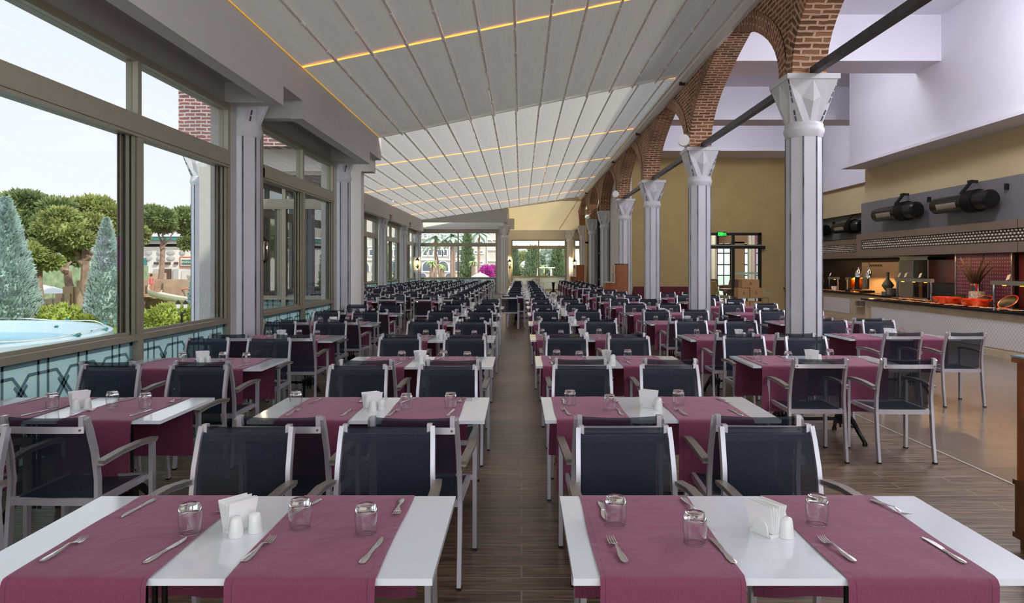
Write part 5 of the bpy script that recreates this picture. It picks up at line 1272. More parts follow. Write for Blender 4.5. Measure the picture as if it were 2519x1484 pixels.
# white chairs and table at the far end
wm = [('gutter_white' if k != 'chair_sling' else 'ceramic') for k in chair_mats]
wmesh = chair_mb.mesh('armchair', wm, ang=30)
for (x, y, rz, lab) in ((1.05, 45.6, -1.3, 'left'), (2.75, 45.8, 1.3, 'right'), (-0.55, 46.8, -1.2, 'leftmost'), (0.75, 47.2, 0.4, 'rearmost')):
    mobj('armchair', wmesh, (x, y, 0), rz, 'pale armchair before the far end window, %s one' % lab, 'chair', 'pale armchairs at the far end', sc=(1.05, 1.05, 1.05))
r = thing('pedestal_table', (1.95, 44.4, 0), 'small table on dark clawed pedestal before the far end window', 'table')
MB().lathe([(0.42, 0.73), (0.42, 0.75)], n=24).build('tabletop', 'table_white', r); m = MB(); m.lathe([(0.09, 0.12), (0.06, 0.3), (0.09, 0.68), (0.14, 0.73)], n=12); m.build('pedestal', 'cast_iron', r)
for k in range(4):
    a = PI/4+k*PI/2; m = MB(); m.tube([(0.03*math.cos(a), 0.03*math.sin(a), 0.2), (0.2*math.cos(a), 0.2*math.sin(a), 0.14), (0.34*math.cos(a), 0.34*math.sin(a), 0.02)], [0.04, 0.03, 0.02], 8); m.build('foot', 'cast_iron', r)
# ================================================================== OUTDOORS
GZ = -0.4
def tuft_cloud(mb, blobs, per, size, rnd, droop=0.0):
    """leaf tufts: small three-bladed sprays set on ellipsoid shells"""
    for (cx, cy, cz, rx, ry, rz) in blobs:
        for k in range(per):
            u = rnd.uniform(-1, 1); t = rnd.uniform(0, 2*PI); s = math.sqrt(1-u*u); q = rnd.uniform(0.72, 1.05)
            n = Vector((s*math.cos(t), s*math.sin(t), u)); p = Vector((cx+n.x*rx*q, cy+n.y*ry*q, cz+n.z*rz*q))
            d = (n+Vector((rnd.uniform(-.6, .6), rnd.uniform(-.6, .6), rnd.uniform(-.3, .8)-droop))).normalized()
            a = d.cross(Vector((rnd.uniform(-1, 1), rnd.uniform(-1, 1), rnd.uniform(-1, 1)))).normalized(); b = d.cross(a)
            L = size*rnd.uniform(0.6, 1.3); w = L*0.32
            mb.add([p-a*w, p+a*w, p+d*L, p-b*w, p+b*w], [(0, 1, 2), (3, 4, 2)])
def branch(m, p, q, r0, r1, wob, rnd, n=5):
    p, q = Vector(p), Vector(q); pts = []; rs = []
    for i in range(n+1):
        t = i/n; v = p.lerp(q, t)
        if 0 < i < n: v += Vector((rnd.uniform(-wob, wob), rnd.uniform(-wob, wob), rnd.uniform(-wob, wob)*0.4))
        pts.append(v); rs.append(r0+(r1-r0)*t)
    m.tube(pts, rs, 8); return pts
def tree(name, cat, label, base, blobs, mt, per, size, trunk, seed, group=None, mtb='bark', droop=0):
    rnd = random.Random(seed); r = empty(name, base, 0, label, cat, group)
    m = MB(); 
    for (p, q, r0, r1, w) in trunk: branch(m, p, q, r0, r1, w, rnd)
    if m.v: m.build('trunk', mtb, r)
    m = MB(); tuft_cloud(m, blobs, per, size, rnd, droop)
    for (cx, cy, cz, rx, ry, rz) in blobs: m.sphere((cx, cy, cz), (rx*0.78, ry*0.78, rz*0.78), 12, 8)
    m.build('foliage', mt, r, smooth=False); return r
def conifer(label, base, h, rad, mt, seed, n=2600, size=0.16, name='conifer_tree', group=None, power=0.75, cat='tree'):
    rnd = random.Random(seed); r = empty(name, base, 0, label, cat, group)
    m = MB(); R = lambda t: rad*min(1, (1-t)**power*1.12)*(0.86+0.14*min(1, t*8))
    for k in range(n):
        t = rnd.random()**1.3; a = rnd.uniform(0, 2*PI); rr = R(t)*rnd.uniform(0.82, 1.04)
        p = Vector((rr*math.cos(a), rr*math.sin(a), t*h)); d = Vector((math.cos(a), math.sin(a), rnd.uniform(0.4, 1.5))).normalized()
        s = Vector((-math.sin(a), math.cos(a), 0)); L = size*rnd.uniform(0.7, 1.4); w = L*0.3
        u = d.cross(s); m.add([p-s*w, p+s*w, p+d*L, p-u*w, p+u*w], [(0, 1, 2), (3, 4, 2)])
    m.lathe([(R(t/10)*0.84, h*t/10) for t in range(10)]+[(0.01, h*0.98)], n=14); m.build('foliage', mt, r, smooth=False)
    m = MB(); m.lathe([(0.09, -0.1), (0.08, 0.2)], n=8); m.build('trunk', 'bark', r); return r
def G(px, D): return Vector(((px-VX)*D/F, D, GZ))
def zz(py, D): return H+(VY-py)*D/F
# ground
b = MB(); b.box(-160, -7.1, -20, 220, GZ-0.3, GZ); b.box(-7.1, 60, YB+0.6, 220, GZ-0.3, GZ); b.box(-7.1, XL-0.25, -20, 15.5, GZ-0.3, GZ)
tag(b.build('ground_outside', 'ground', smooth=False), kind='structure')
b = MB(); b.box(-60, -9, 21.5, 34, GZ, GZ+0.02); tag(b.build('lawn_strip', 'grass', smooth=False), kind='structure')
# pool with its pale blue rim
r = empty('round_pool', (-13.4, 14.7, 0), 0, 'pale turquoise round pool with raised rim outside the left window', 'pool')
m = MB(); m.lathe([(4.45, GZ), (4.45, 0.22), (4.38, 0.26), (4.25, 0.26), (4.15, 0.20), (4.05, -0.02), (3.9, -0.10)], n=72); m.build('rim', 'pool_rim', r, ang=40)
m = MB(); m.lathe([(4.0, -0.12), (4.0, -0.02)], n=72); m.build('water', 'pool_water', r, smooth=False)
m = MB(); m.tube([(4.28*math.cos(a), 4.28*math.sin(a), 0.30+0.03*math.sin(a*9)) for a in [2*PI*i/60 for i in range(61)]], 0.014, 6); m.build('safety_rope', 'rib_white', r)
for a in (0.0, 0.32, 0.75, 1.2, 1.7): 
    m = MB(); m.bar((4.1*math.cos(a), 4.1*math.sin(a), 0.12), (4.42*math.cos(a), 4.42*math.sin(a), 0.30), 0.12, 0.05); m.build('clip', 'mosque_teal', r, smooth=False)
r = empty('small_pool', (-9.3, 18.7, 0), 0, 'bright blue small pool seen through the etched balustrade', 'pool')
MB().box(-1.6, 1.2, -1.3, 1.3, GZ, GZ+0.06).build('rim', 'pool_rim', r, smooth=False); MB().box(-1.4, 1.0, -1.1, 1.1, GZ+0.06, GZ+0.065).build('water', 'pool_blue', r, smooth=False)
# blue-grey conifers
conifer('tall blue-grey conifer at the left edge of the big window', G(12, 24), zz(492, 24)-GZ, 1.0, 'spruce', 1, 5200, 0.17, group='blue-grey conifers')
conifer('blue-grey conifer just left of the window mullion', G(262, 25), zz(540, 25)-GZ, 0.68, 'spruce', 2, 5200, 0.11, group='blue-grey conifers')
conifer('blue-grey conifer half hidden behind the outside column', G(497, 27), zz(600, 27)-GZ, 0.52, 'spruce', 3, 2600, 0.12, group='blue-grey conifers')
def shrub(label, px, D, w, h, seed):
    rnd = random.Random(seed); m = MB(); b0 = [(0, 0, h*0.35, w, w*0.7, h*0.65), (w*0.5, 0.1, h*0.25, w*0.6, w*0.5, h*0.45), (-w*0.5, 0, h*0.25, w*0.6, w*0.5, h*0.4)]
    tuft_cloud(m, b0, 900, 0.13, rnd); 
    for c in b0: m.sphere(c[:3], tuple(v*0.82 for v in c[3:]), 12, 8)
    tag(m.build('round_shrub', 'shrub', loc=G(px, D), smooth=False), label, 'shrub', 'yellow-green shrubs')
shrub('yellow-green mound shrub between the two blue conifers', 152, 24.5, 0.95, 0.78, 4); shrub('small yellow-green shrub right of the mound shrub', 207, 24.3, 0.4, 0.42, 5); shrub('yellow-green shrub below the water slide', 420, 25.5, 0.95, 0.75, 6); shrub('low yellow-green shrub beside the mullion', 362, 25.0, 0.4, 0.4, 7)
# umbrella pines
def pine(label, px, D, crown, trunk, seed, mt, per=420, size=0.34):
    base = G(px, D); bl = []
    for (x, y, rx, rz) in crown:
        bl.append(((x-px)*D/F, random.Random(seed+x).uniform(-1, 1), zz(y+9, D)-GZ, rx*D/F, rx*D/F*0.8, rz*D/F))
    tr = []
    for (x0, y0, x1, y1, r0, r1) in trunk: tr.append((((x0-px)*D/F, 0, -0.05 if y0 > 686 else zz(y0, D)-GZ), ((x1-px)*D/F, 0.2, zz(y1, D)-GZ), r0, r1, 0.12))
    tree('umbrella_pine', 'tree', label, base, bl, mt, int(per*1.7), size*0.68, tr, seed, 'umbrella pines')
pine('big dark umbrella pine behind the left conifer', 40, 36, [(20, 520, 70, 35), (90, 505, 60, 30), (50, 560, 60, 35), (120, 545, 45, 30), (140, 505, 40, 22), (60, 482, 45, 16)], [(60, 690, 60, 560, .3, .2)], 21, 'pine_b', 520, 0.4)
pine('thin umbrella pine with trunk right of the left conifer', 90, 29, [(95, 615, 34, 22), (75, 640, 26, 18), (120, 635, 26, 14), (100, 600, 28, 14)], [(92, 806, 88, 640, .17, .12)], 22, 'pine_a', 420, 0.26)
pine('umbrella pine with straight bare trunk before the stepped wall', 207, 30, [(175, 555, 52, 30), (210, 545, 46, 28), (150, 590, 34, 20), (200, 580, 42, 22), (180, 525, 40, 16), (225, 565, 26, 18), (165, 610, 26, 10)], [(211, 790, 206, 600, .20, .14), (205, 650, 175, 600, .11, .05), (208, 640, 240, 612, .08, .04), (208, 628, 235, 625, .07, .03)], 23, 'pine_a', 420, 0.26)
pine('light green umbrella pine crown left of the mullion', 250, 38, [(215, 505, 42, 18), (250, 500, 45, 20), (285, 520, 36, 22), (260, 540, 40, 22), (290, 560, 25, 30), (300, 600, 20, 20)], [(240, 690, 235, 530, .2, .12), (238, 600, 270, 540, .1, .05)], 24, 'pine_a', 480, 0.36)
pine('umbrella pine with crooked leaning trunk behind the stepped wall', 180, 33, [(135, 640, 26, 14), (160, 628, 28, 14)], [(186, 705, 160, 668, .22, .16), (160, 668, 140, 640, .15, .07), (163, 670, 168, 645, .1, .05)], 25, 'pine_b', 300, 0.26)
pine('umbrella pine with forked trunk in front of the round white building', 393, 39, [(400, 525, 40, 18), (375, 540, 24, 18), (425, 530, 24, 16), (395, 548, 26, 12), (385, 515, 24, 12)], [(392, 700, 396, 610, .18, .13), (396, 610, 378, 560, .08, .04), (396, 610, 408, 555, .09, .04), (397, 612, 425, 570, .06, .03)], 26, 'pine_b', 420, 0.34)
pine('umbrella pine crown left of the outside white column', 490, 41, [(470, 525, 40, 20), (445, 545, 26, 18), (480, 555, 34, 20), (500, 530, 40, 24), (470, 590, 18, 12)], [(496, 700, 494, 560, .16, .12)], 27, 'pine_b', 420, 0.34)
pine('yellow-green pine crown cut by the mullion', 345, 35, [(345, 590, 14, 26), (335, 570, 16, 20)], [(335, 700, 337, 580, .15, .1)], 28, 'pine_a', 300, 0.3)
pine('umbrella pine seen through the second window', 655, 44, [(650, 575, 40, 22), (665, 600, 30, 20), (635, 560, 30, 18), (680, 570, 26, 18)], [(650, 700, 655, 610, .35, .2), (655, 640, 678, 600, .16, .08), (652, 650, 638, 610, .16, .08)], 29, 'pine_a', 480, 0.36)
pine('dark umbrella pine behind the second window wing', 600, 60, [(590, 600, 30, 20), (620, 585, 28, 18), (560, 590, 30, 20)], [(600, 700, 600, 600, .3, .2)], 30, 'pine_b', 360, 0.45)
# rock-look castle wall: stepped blocks
m = MB(); D = 31.5; rnd = random.Random(9)
def blk(px0, px1, py0, D_, d=0.9, pb=830): 
    D_ += 0.07*(len(m.v)//8 % 7); m.box((px0-VX)*D_/F, (px1-VX)*D_/F, D_, D_+d, GZ, zz(py0, D_))
for (a, c, t) in ((78, 112, 748), (108, 128, 736), (122, 150, 733), (136, 153, 723), (150, 172, 722), (154, 180, 706), (170, 215, 706), (188, 215, 690), (213, 240, 690)): blk(a, c, t, D)
for (a, c, t) in ((240, 330, 692),): blk(a, c, t, D)
tag(m.build('castle_wall', 'castle', smooth=False), 'stepped sandstone-look wall rising behind the pine trunk', 'wall')
m = MB(); 
for (a, c, t, e) in ((330, 368, 688, 0), (368, 412, 690, .5), (402, 420, 688, .2), (412, 440, 697, .3), (420, 442, 688, .1), (368, 470, 735, -.3), (340, 370, 735, -.2)): blk(a, c, t, 33+e)
tag(m.build('castle_tower', 'castle', smooth=False), 'round sandstone-look tower carrying the white water slide', 'tower')
# slide: open flume
r = empty('water_slide', PD(366, 722, 31.4), 0, 'white open water slide sweeping right below the tower', 'water slide')
m = MB(); pts = [Vector((0, 0.6, 0.25)), Vector((0.25, 0, 0.12)), Vector((0.8, -.25, -0.0)), Vector((1.4, -.35, -0.1)), Vector((2.1, -.3, -0.2))]
sec = [(0.30*math.cos(a), 0.28*math.sin(a)) for a in [PI*i/8 for i in range(9)]]+[(0.27*math.cos(a), 0.25*math.sin(a)) for a in [PI*(8-i)/8 for i in range(9)]]
m.sweep(pts, sec, up=(0, -1, 0)); m.build('flume', 'slide_white', r)
m = MB(); m.sweep([Vector((1.3, 1.4, 0.75)), Vector((1.7, 1.0, 0.66)), Vector((2.3, 0.7, 0.5))], sec, up=(0, -1, 0)); m.build('flume', 'slide_white', r)
m = MB(); m.tube([(1.45, -0.3, -1.6), (1.45, -0.3, -0.3)], 0.09, 8); m.build('support', 'castle', r)
tag(MB().box(0, .18, 0, .02, 0, .18).build('notice_board', 'paper', loc=PD(424, 756, 31.6), smooth=False), 'small white notice on the tower wall under the slide', 'sign')
# person standing at the top of the slide
def person(loc, label, joints, edges, rz=0, hairpos=None, suit=None):
    me = bpy.data.meshes.new('person'); me.from_pydata([j[0] for j in joints], edges, []); o = bpy.data.objects.new('person', me); COL.objects.link(o); o.location = loc; o.rotation_euler = (0, 0, rz)
    me.materials.append(MATS['skin']); md = o.modifiers.new('skin', 'SKIN'); sb = o.modifiers.new('sub', 'SUBSURF'); sb.levels = 1; sb.render_levels = 1
    for i, j in enumerate(joints): me.skin_vertices[0].data[i].radius = (j[1], j[1]*(j[2] if len(j) > 2 else 1))
    me.skin_vertices[0].data[0].use_root = True; tag(o, label, 'person')
    if hairpos: m = MB(); m.sphere(hairpos, (0.10, 0.11, 0.12), 10, 8); m.build('hair', 'hair', o)
    if suit: m = MB(); m.lathe(suit, n=14); m.build('swimsuit', 'swim_pink', o)
    return o
J = [((0, 0, .95), .13, .8), ((0, 0, 1.15), .105, .8), ((0, 0, 1.35), .13, .7), ((0, 0, 1.47), .05), ((0, 0, 1.52), .055), ((0, -.01, 1.62), .095, 1.1),
     ((.17, 0, 1.40), .05), ((.21, -.02, 1.15), .04), ((.19, -.14, .93), .033), ((.18, -.19, .86), .035), ((-.17, 0, 1.40), .05), ((-.21, 0, 1.14), .04), ((-.2, -.1, .9), .033), ((-.19, -.14, .83), .035),
     ((.10, 0, .86), .10), ((.10, -.02, .48), .06), ((.10, .02, .08), .042), ((.10, -.12, .03), .035), ((-.10, 0, .86), .10), ((-.10, -.01, .48), .06), ((-.10, .02, .08), .042), ((-.10, -.12, .03), .035)]
E = [(0, 1), (1, 2), (2, 3), (3, 4), (4, 5), (2, 6), (6, 7), (7, 8), (8, 9), (2, 10), (10, 11), (11, 12), (12, 13), (0, 14), (14, 15), (15, 16), (16, 17), (0, 18), (18, 19), (19, 20), (20, 21)]
# platform the bather stands on
pz = zz(724, 32.6)
tag(MB().box(-0.6, 0.7, -0.3, 0.5, -0.12, 0).build('slide_platform', 'castle', loc=(PD(373, 724, 32.6)), smooth=False), 'sandstone platform at the top of the water slide', 'platform')
s_ = 0.52
o = person(PD(372, 724, 32.5), 'person in a pink swimsuit with long brown hair standing at the slide', [((j[0][0]*s_, j[0][1]*s_, j[0][2]*s_), j[1]*s_)+tuple(j[2:]) for j in J], E, rz=0.6, hairpos=None)
m = MB(); m.sphere((0, .02*s_, 1.64*s_), (.105*s_, .11*s_, .12*s_), 10, 8); m.sphere((0, .07*s_, 1.5*s_), (.08*s_, .05*s_, .2*s_), 10, 8); m.build('hair', 'hair', o)
m = MB(); m.lathe([(.05*s_, .80*s_), (.15*s_, .88*s_), (.145*s_, .96*s_), (.115*s_, 1.12*s_), (.145*s_, 1.32*s_), (.12*s_, 1.40*s_)], n=14); m.build('swimsuit', 'swim_pink', o)
o = person(PD(443, 712, 33.6), 'person with brown hair lying in the upper slide, head showing', [((0, 0, 0), .07), ((.12, 0, .02), .07, .7), ((.26, 0, .05), .08, .7), ((.34, 0, .10), .035), ((.40, 0, .15), .055), ((.24, -.1, .03), .03), ((.12, -.14, 0), .025), ((-.14, -.04, 0), .05), ((-.32, -.04, .06), .04), ((-.5, -.04, 0), .03), ((-.14, .04, 0), .05), ((-.32, .04, .05), .04), ((-.5, .04, 0), .03)], [(0, 1), (1, 2), (2, 3), (3, 4), (2, 5), (5, 6), (0, 7), (7, 8), (8, 9), (0, 10), (10, 11), (11, 12)], rz=PI)
m = MB(); m.sphere((.42, 0, .17), (.058, .06, .06), 10, 8); m.build('hair', 'hair', o)
# lamp post with two lantern heads
r = empty('lamp_post', G(447, 24.0), 0, 'black garden lamp post with two lantern heads below the slide', 'lamp post')
h = zz(768, 24)-GZ
m = MB(); m.tube([(0, 0, 0), (0, 0, h)], 0.035, 8); m.tube([(-.11, 0, h+.12), (-.12, 0, h), (0, 0, h-.06), (.12, 0, h), (.11, 0, h+.12)], 0.015, 6); m.build('post', 'lantern_black', r)
for s_ in (-1, 1):
    m = MB(); m.lathe([(0.03, h+.10), (0.06, h+.14), (0.075, h+.27)], n=6, c=(.12*s_, 0, 0)); m.build('lantern_glass', 'parasol', r, smooth=False)
    m = MB(); m.lathe([(0.09, h+.27), (0.07, h+.32), (0.01, h+.40)], n=6, c=(.12*s_, 0, 0)); m.build('lantern_roof', 'lantern_black', r, smooth=False)
# parasols and terrace left of the stepped wall
for (px, py, D, rr, lab) in ((108, 712, 45, 1.1, 'left white parasol above the stepped wall'), (130, 717, 42, 0.9, 'right white parasol above the stepped wall'), (155, 708, 50, .5, 'small white parasol top right of the other two')):
    p = PD(px, py, D); r = empty('parasol', (p.x, p.y, GZ), 0, lab, 'parasol', 'white parasols'); hh = p.z-GZ
    m = MB(); m.lathe([(rr, hh-0.1), (rr*0.5, hh+0.12), (0.02, hh+0.28)], n=8); m.build('canopy', 'parasol', r, smooth=False); m = MB(); m.tube([(0, 0, 0), (0, 0, hh)], 0.03, 6); m.build('pole', 'steel', r)
b = MB().box(-36, -26, 52, 53, GZ, zz(672, 52)); tag(b.build('stone_wall', 'castle', smooth=False), 'pinkish stone garden wall far behind the thin pine', 'wall')
b = MB(); b.box(-8, 0, 0, .5, 0, zz(655, 47)-GZ); tag(b.build('hedge', 'cypress', loc=(-24.5, 47, GZ), smooth=False), 'dark green hedge line beyond the pines', 'hedge')
# round white domed building
r = empty('round_pavilion', (PD(420, 700, 62).x, 62+13, GZ), 0, 'round white building with teal cornice and pale dome behind the pines', 'building')
Rb = 13.0; D = 62
Z = lambda py: zz(py, D)-GZ
def ringband(r0, z0, z1, mt, nm): m = MB(); m.lathe([(r0, z0), (r0, z1)], n=48); m.build(nm, mt, r)
ringband(Rb, 0, Z(607), 'mosque_wall', 'wall'); ringband(Rb+.5, Z(600), Z(592), 'mosque_pattern', 'cornice'); ringband(Rb+.7, Z(592), Z(583), 'mosque_teal', 'teal_band')
m = MB(); m.lathe([(Rb+.8, Z(583)), (Rb*0.9, Z(575)), (4.5, Z(560)), (4.2, Z(545)), (4.0, Z(530)), (3.2, Z(515)), (1.2, Z(505)), (0.3, Z(497)), (0.05, Z(486))], n=40); m.build('roof', 'mosque_roof', r)
m = MB()
for rowz in (622, 636):
    for k in range(26):
        a = -PI/2+(-13+k)*0.075
        c = ((Rb+.02)*math.cos(a), (Rb+.02)*math.sin(a), Z(rowz)); m.sphere(c, (0.38 if k % 2 else 0.28, 0.1, 0.22), 8, 5)
m.build('painted_motif', 'mosque_pattern', r)
def face(px0, px1, py0, py1, mt, nm, e=0.12, par=None):
    xa, xb = (px0-420)*D/F, (px1-420)*D/F; m = MB(); y = -math.sqrt(max(1, Rb*Rb-((xa+xb)/2)**2))
    m.box(xa, xb, y-e, y+0.6, Z(py1), Z(py0)); return m.build(nm, mt, r, smooth=False)
face(443, 500, 632, 658, 'sign_orange', 'sign_border', .2); face(446, 500, 635, 655, 'mosque_wall', 'sign_inner', .26); face(449, 500, 639, 651, 'sign_green', 'sign_field', .32)
m = MB(); rnd = random.Random(4); y = -math.sqrt(Rb*Rb-(52*D/F)**2)-.5
for k in range(14):
    x = (450-420)*D/F+k*0.13; z = (Z(639)+Z(651))/2; m.tube([(x, y, z-.08), (x+.05, y, z+rnd.uniform(.02, .12)), (x+.12, y, z-rnd.uniform(0, .1)), (x+.16, y, z+.06)], 0.018, 5)
m.build('calligraphy', 'mosque_wall', r)
face(399, 422, 662, 700, 'door_brown', 'doorway', .2); face(379, 392, 662, 700, 'mosque_pattern', 'window', .15); face(428, 438, 662, 700, 'mosque_pattern', 'window', .15)
for (a, c) in ((380, 390), (400, 420), (430, 438)): face(a, c, 645, 651, 'door_brown', 'vent', .2)
face(352, 359, 635, 653, 'mosque_teal', 'plaque', .2); face(448, 468, 665, 698, 'plaster_white', 'niche', .15)
# ---------------------------------------------------------------- hotel behind the back windows
D = 150
def P3(px, py, d=0): return ((px-VX)*D/F, D-d, zz(py, D))
def hotel(px0, px1, seedlab, mtw='hotel_wall', top=520):
    r = empty('hotel_building', (0, 0, 0), 0, seedlab, 'building', None)
    x0, x1 = P3(px0, 0)[0], P3(px1, 0)[0]
    MB().box(x0, x1, D, D+8, GZ, zz(top, D)).build('wall', mtw, r, smooth=False); return r
def win(r, px0, px1, py0, py1, d=.25):
    x0, _, z1 = P3(px0, py0); x1, _, z0 = P3(px1, py1); fr = 0.28
    f = MB().box(x0-fr, x1+fr, D-d, D, z0-fr, z1+fr).build('window', 'hotel_white', r, smooth=False); MB().box(x0, x1, D-d-.02, D-d, z0, z1).build('pane', 'hotel_glass', f, smooth=False)
def archw(r, cx, w, ytop, ybot, mt='hotel_glass'):
    x0, x1 = P3(cx-w, 0)[0], P3(cx+w, 0)[0]; z0, z1 = zz(ybot, D), zz(ytop, D); n = 12; c = (x0+x1)/2; hw = (x1-x0)/2
    pr = lambda k: [(c-hw*k, z0)]+[(c-hw*k*math.cos(PI*i/n), z0+(z1-z0)*(0.35+0.65*math.sin(PI*i/n))*(1+(k-1)*.5)) for i in range(n+1)]+[(c+hw*k, z0)]
    m = MB(); m.prism(pr(1.15), 'y', D-.25, D); f = m.build('arch', 'hotel_white', r, smooth=False); m = MB(); m.prism(pr(1.0), 'y', D-.3, D-.25); m.build('pane', mt, f, smooth=False)
r = hotel(1010, 1163, 'pale beige hotel with arches behind the left back window')
for x in (1042, 1056, 1078, 1091, 1113, 1127): win(r, x, x+8.5, 615, 628)
for x in (1048, 1061, 1082, 1096, 1117, 1132): archw(r, x, 4.2, 589, 596)
for x in (1043, 1060, 1084, 1102, 1130): win(r, x, x+7, 577, 584)
for x in (1053, 1090, 1126): archw(r, x, 13, 643, 668)
for x in (1040, 1067, 1105, 1140): archw(r, x, 9, 672, 688)
for (y0, y1) in ((605, 609), (637, 641), (667, 670), (585.5, 587.5)):
    x0, _, z1 = P3(1025, y0); x1, _, z0 = P3(1163, y1); MB().box(x0, x1, D-.35, D, z0, z1).build('cornice', 'hotel_white', r, smooth=False)
for (px) in (1036, 1070, 1105, 1141):
    x0, _, z1 = P3(px, 609); x1, _, z0 = P3(px+2, 640); MB().box(x0, x1, D-.3, D, z0, z1).build('pilaster', 'hotel_white', r, smooth=False)
r = hotel(1163, 1232, 'plain beige hotel wing right of the tall cypress')
for y in (619, 645, 595):
    for x in (1168, 1181): win(r, x, x+6, y, y+3)
for (px) in (1162, 1198):
    x0, _, z1 = P3(px, 560); x1, _, z0 = P3(px+2, 680); MB().box(x0, x1, D-.3, D, z0, z1).build('pilaster', 'hotel_white', r, smooth=False)
for (y0, y1) in ((588, 591), (613, 616), (640, 643)):
    x0, _, z1 = P3(1199, y0); x1, _, z0 = P3(1232, y1); MB().box(x0, x1, D-.4, D, z0, z1).build('cornice', 'hotel_white', r, smooth=False)
r = hotel(660, 1010, 'long pale hotel wing seen through the far left windows', top=540)
for x in range(700, 1005, 15): 
    if (x//15) % 4 != 3: win(r, x, x+8, 615, 628); archw(r, x+4, 4, 575, 586)
for x in range(715, 1000, 36): archw(r, x, 13, 643, 668)
for (y0, y1) in ((605, 609), (637, 641)):
    x0, _, z1 = P3(660, y0); x1, _, z0 = P3(1010, y1); MB().box(x0, x1, D-.35, D, z0, z1).build('cornice', 'hotel_white', r, smooth=False)
# palms and cypresses
def palm(label, px, D, ytop, yb, fr, mt='palm_leaf', tr=0.16, group='tall hotel palms', n=26, seed=0, lean=0):
    rnd = random.Random(seed+int(px)); base = G(px, D); h = zz(ytop, D)-GZ; r = empty('palm_tree', base, 0, label, 'palm', group)
    m = MB(); m.tube([(0, 0, 0), (lean*.4, 0, h*.5), (lean, 0, h)], [tr*1.2, tr, tr*.9], 8); m.build('trunk', 'bark', r)
    m = MB()
    for k in range(n):
        a = 2*PI*k/n+rnd.uniform(-.2, .2); up = rnd.uniform(-.5, .9); L = fr*rnd.uniform(.8, 1.1); vs = []; q = 6
        for i in range(q+1):
            t = i/q; d = L*t; x = math.cos(a)*d*math.cos(up*0.7); y = math.sin(a)*d*math.cos(up*0.7); z = h+L*(up*0.8*t-0.9*t*t*0.7); w = fr*0.13*math.sin(PI*(0.08+0.9*t))
            vs += [(lean+x-math.sin(a)*w, y+math.cos(a)*w, z-w*.5), (lean+x, y, z), (lean+x+math.sin(a)*w, y-math.cos(a)*w, z-w*.5)]
        m.add(vs, [(3*i+j, 3*i+j+1, 3*i+4+j, 3*i+3+j) for i in range(q) for j in (0, 1)])
    m.build('fronds', mt, r, ang=20)
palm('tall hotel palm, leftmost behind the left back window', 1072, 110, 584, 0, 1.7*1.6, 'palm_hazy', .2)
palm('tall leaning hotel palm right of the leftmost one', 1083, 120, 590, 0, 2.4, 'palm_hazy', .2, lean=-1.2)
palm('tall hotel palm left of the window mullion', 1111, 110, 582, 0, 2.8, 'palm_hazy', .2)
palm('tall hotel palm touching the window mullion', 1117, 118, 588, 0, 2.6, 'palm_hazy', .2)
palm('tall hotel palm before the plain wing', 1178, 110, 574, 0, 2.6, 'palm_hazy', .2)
palm('short fan palm left in the left back window', 1062, 75, 644, 0, .75, 'palm_leaf', .22, 'short garden palms')
palm('short fan palm with yellow-green crown near the mullion', 1088, 72, 652, 0, 0.65, 'palm_leaf', .22, 'short garden palms')
palm('short sunlit palm right of the tall cypress', 1164, 75, 644, 0, 0.6, 'palm_leaf', .2, 'short garden palms')
palm('small sunlit palm left of the pavilion roof', 1275, 68, 654, 0, .8, 'palm_leaf', .2, 'short garden palms')
palm('small sunlit palm beside the swing frame', 1338, 66, 656, 0, .9, 'palm_leaf', .2, 'short garden palms')
palm('palm seen through the second window wing', 760, 70, 640, 0, 1.2, 'palm_leaf', .25, 'short garden palms')
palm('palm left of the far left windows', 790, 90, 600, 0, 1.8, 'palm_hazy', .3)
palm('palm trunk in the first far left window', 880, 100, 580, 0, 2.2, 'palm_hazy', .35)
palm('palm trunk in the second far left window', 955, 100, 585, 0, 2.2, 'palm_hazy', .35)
for (px, D, yt, rad, lab) in ((1150, 78, 577, .52, 'tall cypress centred in the left back window'), (868, 60, 600, .5, 'cypress in the first far left window'), (940, 66, 605, .5, 'cypress in the second far left window'), (990, 66, 600, .5, 'cypress in the third far left window'), (1262, 66, 612, .4, 'dark cypress at the left of the far end window'), (1311, 64, 612, .5, 'thick cypress left of the middle mullion of the far end window'), (1373, 66, 613, .42, 'cypress right in the far end window'), (1386, 68, 613, .4, 'rightmost cypress in the far end window'), (812, 62, 590, .6, 'cypress in the second window wing')):
    conifer(lab, G(px, D), zz(yt, D)-GZ, rad*1.15, 'cypress', int(px), 1500, 0.42, name='cypress_tree', group='dark cypresses', power=0.5)
def bush(label, px, py, D, rx, rz, mt, seed, nm='garden_bush', per=500, size=.4):
    rnd = random.Random(seed); p = PD(px, py, D); m = MB(); bl = [(0, 0, p.z-GZ, rx, rx*.7, rz), (rx*.5, 0, (p.z-GZ)*.8, rx*.6, rx*.5, rz*.7), (-rx*.5, 0, (p.z-GZ)*.75, rx*.6, rx*.5, rz*.7)]
    tuft_cloud(m, bl, per, size, rnd)
    for c in bl: m.sphere(c[:3], tuple(v*.8 for v in c[3:]), 10, 7)
    m.tube([(0, 0, 0), (0, 0, p.z-GZ)], 0.15, 6)
    tag(m.build(nm, mt, loc=(p.x, p.y, GZ), smooth=False), label, 'bush' if 'bush' in nm else 'tree')
bush('purple bougainvillea right in the left back window', 1196, 666, 90, .6, .45, 'bougainvillea', 1, per=300)
bush('second purple bougainvillea at the window edge', 1214, 664, 95, .6, .4, 'bougainvillea', 2, per=300)
bush('broad green tree behind the swing frame', 1350, 645, 72, 1.3, 1.2, 'palm_hazy', 3, 'broadleaf_tree', 900, .4)
bush('yellow-green tree left in the far end window', 1290, 644, 85, 1.5, 1.0, 'pine_a', 4, 'broadleaf_tree', 900, .4)
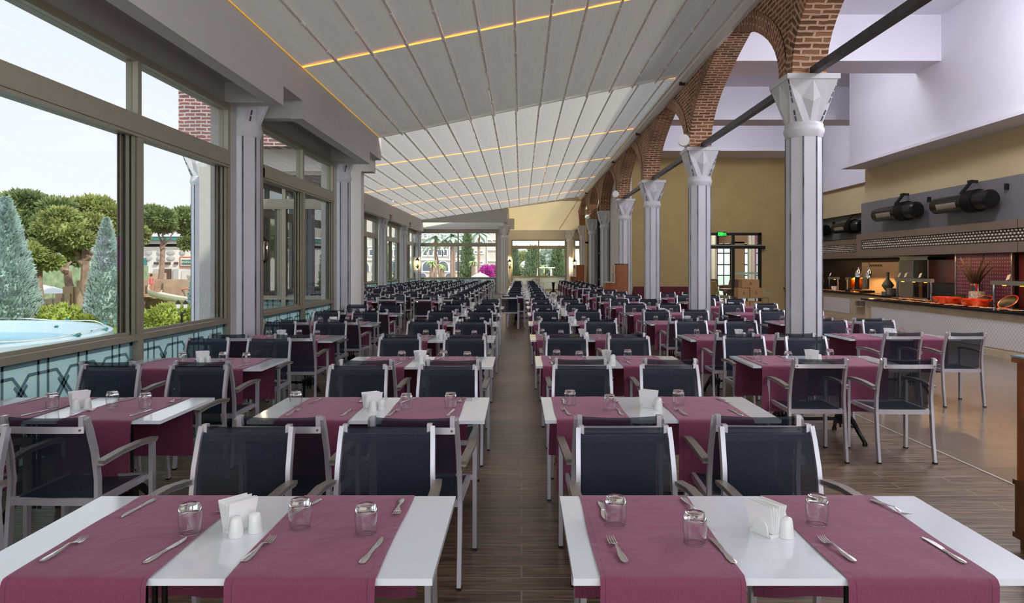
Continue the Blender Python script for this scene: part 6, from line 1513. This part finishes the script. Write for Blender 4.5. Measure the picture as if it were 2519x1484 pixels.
bush('pale green tree behind the left cypress of the far end window', 1275, 646, 95, 1.6, 1.2, 'palm_hazy', 5, 'broadleaf_tree', 700, .5)
bush('green tree high in the far end window, right part', 1368, 640, 90, 1.6, 1.3, 'palm_hazy', 6, 'broadleaf_tree', 700, .5)
# white ribbed tent dome, swing frame, pavilion
p = PD(1181, 687, 62); r = empty('ribbed_tent', (p.x, p.y, GZ), 0, 'white ribbed tent top in the left back window', 'tent'); hh = zz(671, 62)-GZ
m = MB(); m.lathe([(1.15, p.z-GZ-.1), (1.1, p.z-GZ), (0.75, p.z-GZ+.22), (0.3, hh-.08), (0.05, hh), (0.03, hh+.1)], n=20); m.build('canopy', 'parasol', r, smooth=False)
m = MB(); m.tube([(0, 0, 0), (0, 0, p.z-GZ)], .04, 6); m.build('pole', 'steel', r)
p = PD(1356, 690, 60); r = empty('swing_frame', (p.x, p.y, GZ), 0, 'white swing frame on the lawn behind the far end window', 'swing'); hh = zz(659, 60)-GZ
m = MB(); m.tube([(-.18, -.2, 0), (0, 0, hh)], .035, 6); m.tube([(.18, .2, 0), (0, 0, hh)], .035, 6); m.build('leg', 'parasol', r)
m = MB(); m.tube([(-1.3, -.2, 0), (-1.1, 0, hh)], .035, 6); m.tube([(-.95, .2, 0), (-1.1, 0, hh)], .035, 6); m.build('leg', 'parasol', r)
m = MB(); m.tube([(-1.1, 0, hh), (.3, 0, hh)], .05, 8); m.build('crossbar', 'parasol', r)
p = PD(1288, 665, 75); r = empty('garden_pavilion', (p.x, p.y, GZ), 0, 'small pavilion with pale hipped roof left in the far end window', 'pavilion'); z0 = zz(657, 75)-GZ
m = MB(); m.add([(-1.2, -1, z0), (1.2, -1, z0), (1.2, 1, z0), (-1.2, 1, z0), (.2, 0, z0+.7)], [(0, 1, 4), (1, 2, 4), (2, 3, 4), (3, 0, 4)]); m.build('roof', 'mosque_roof', r, smooth=False)
for (x, y) in ((-1, -.8), (1, -.8), (-1, .8), (1, .8)): MB().box(x-.06, x+.06, y-.06, y+.06, 0, z0).build('post', 'door_brown', r, smooth=False)
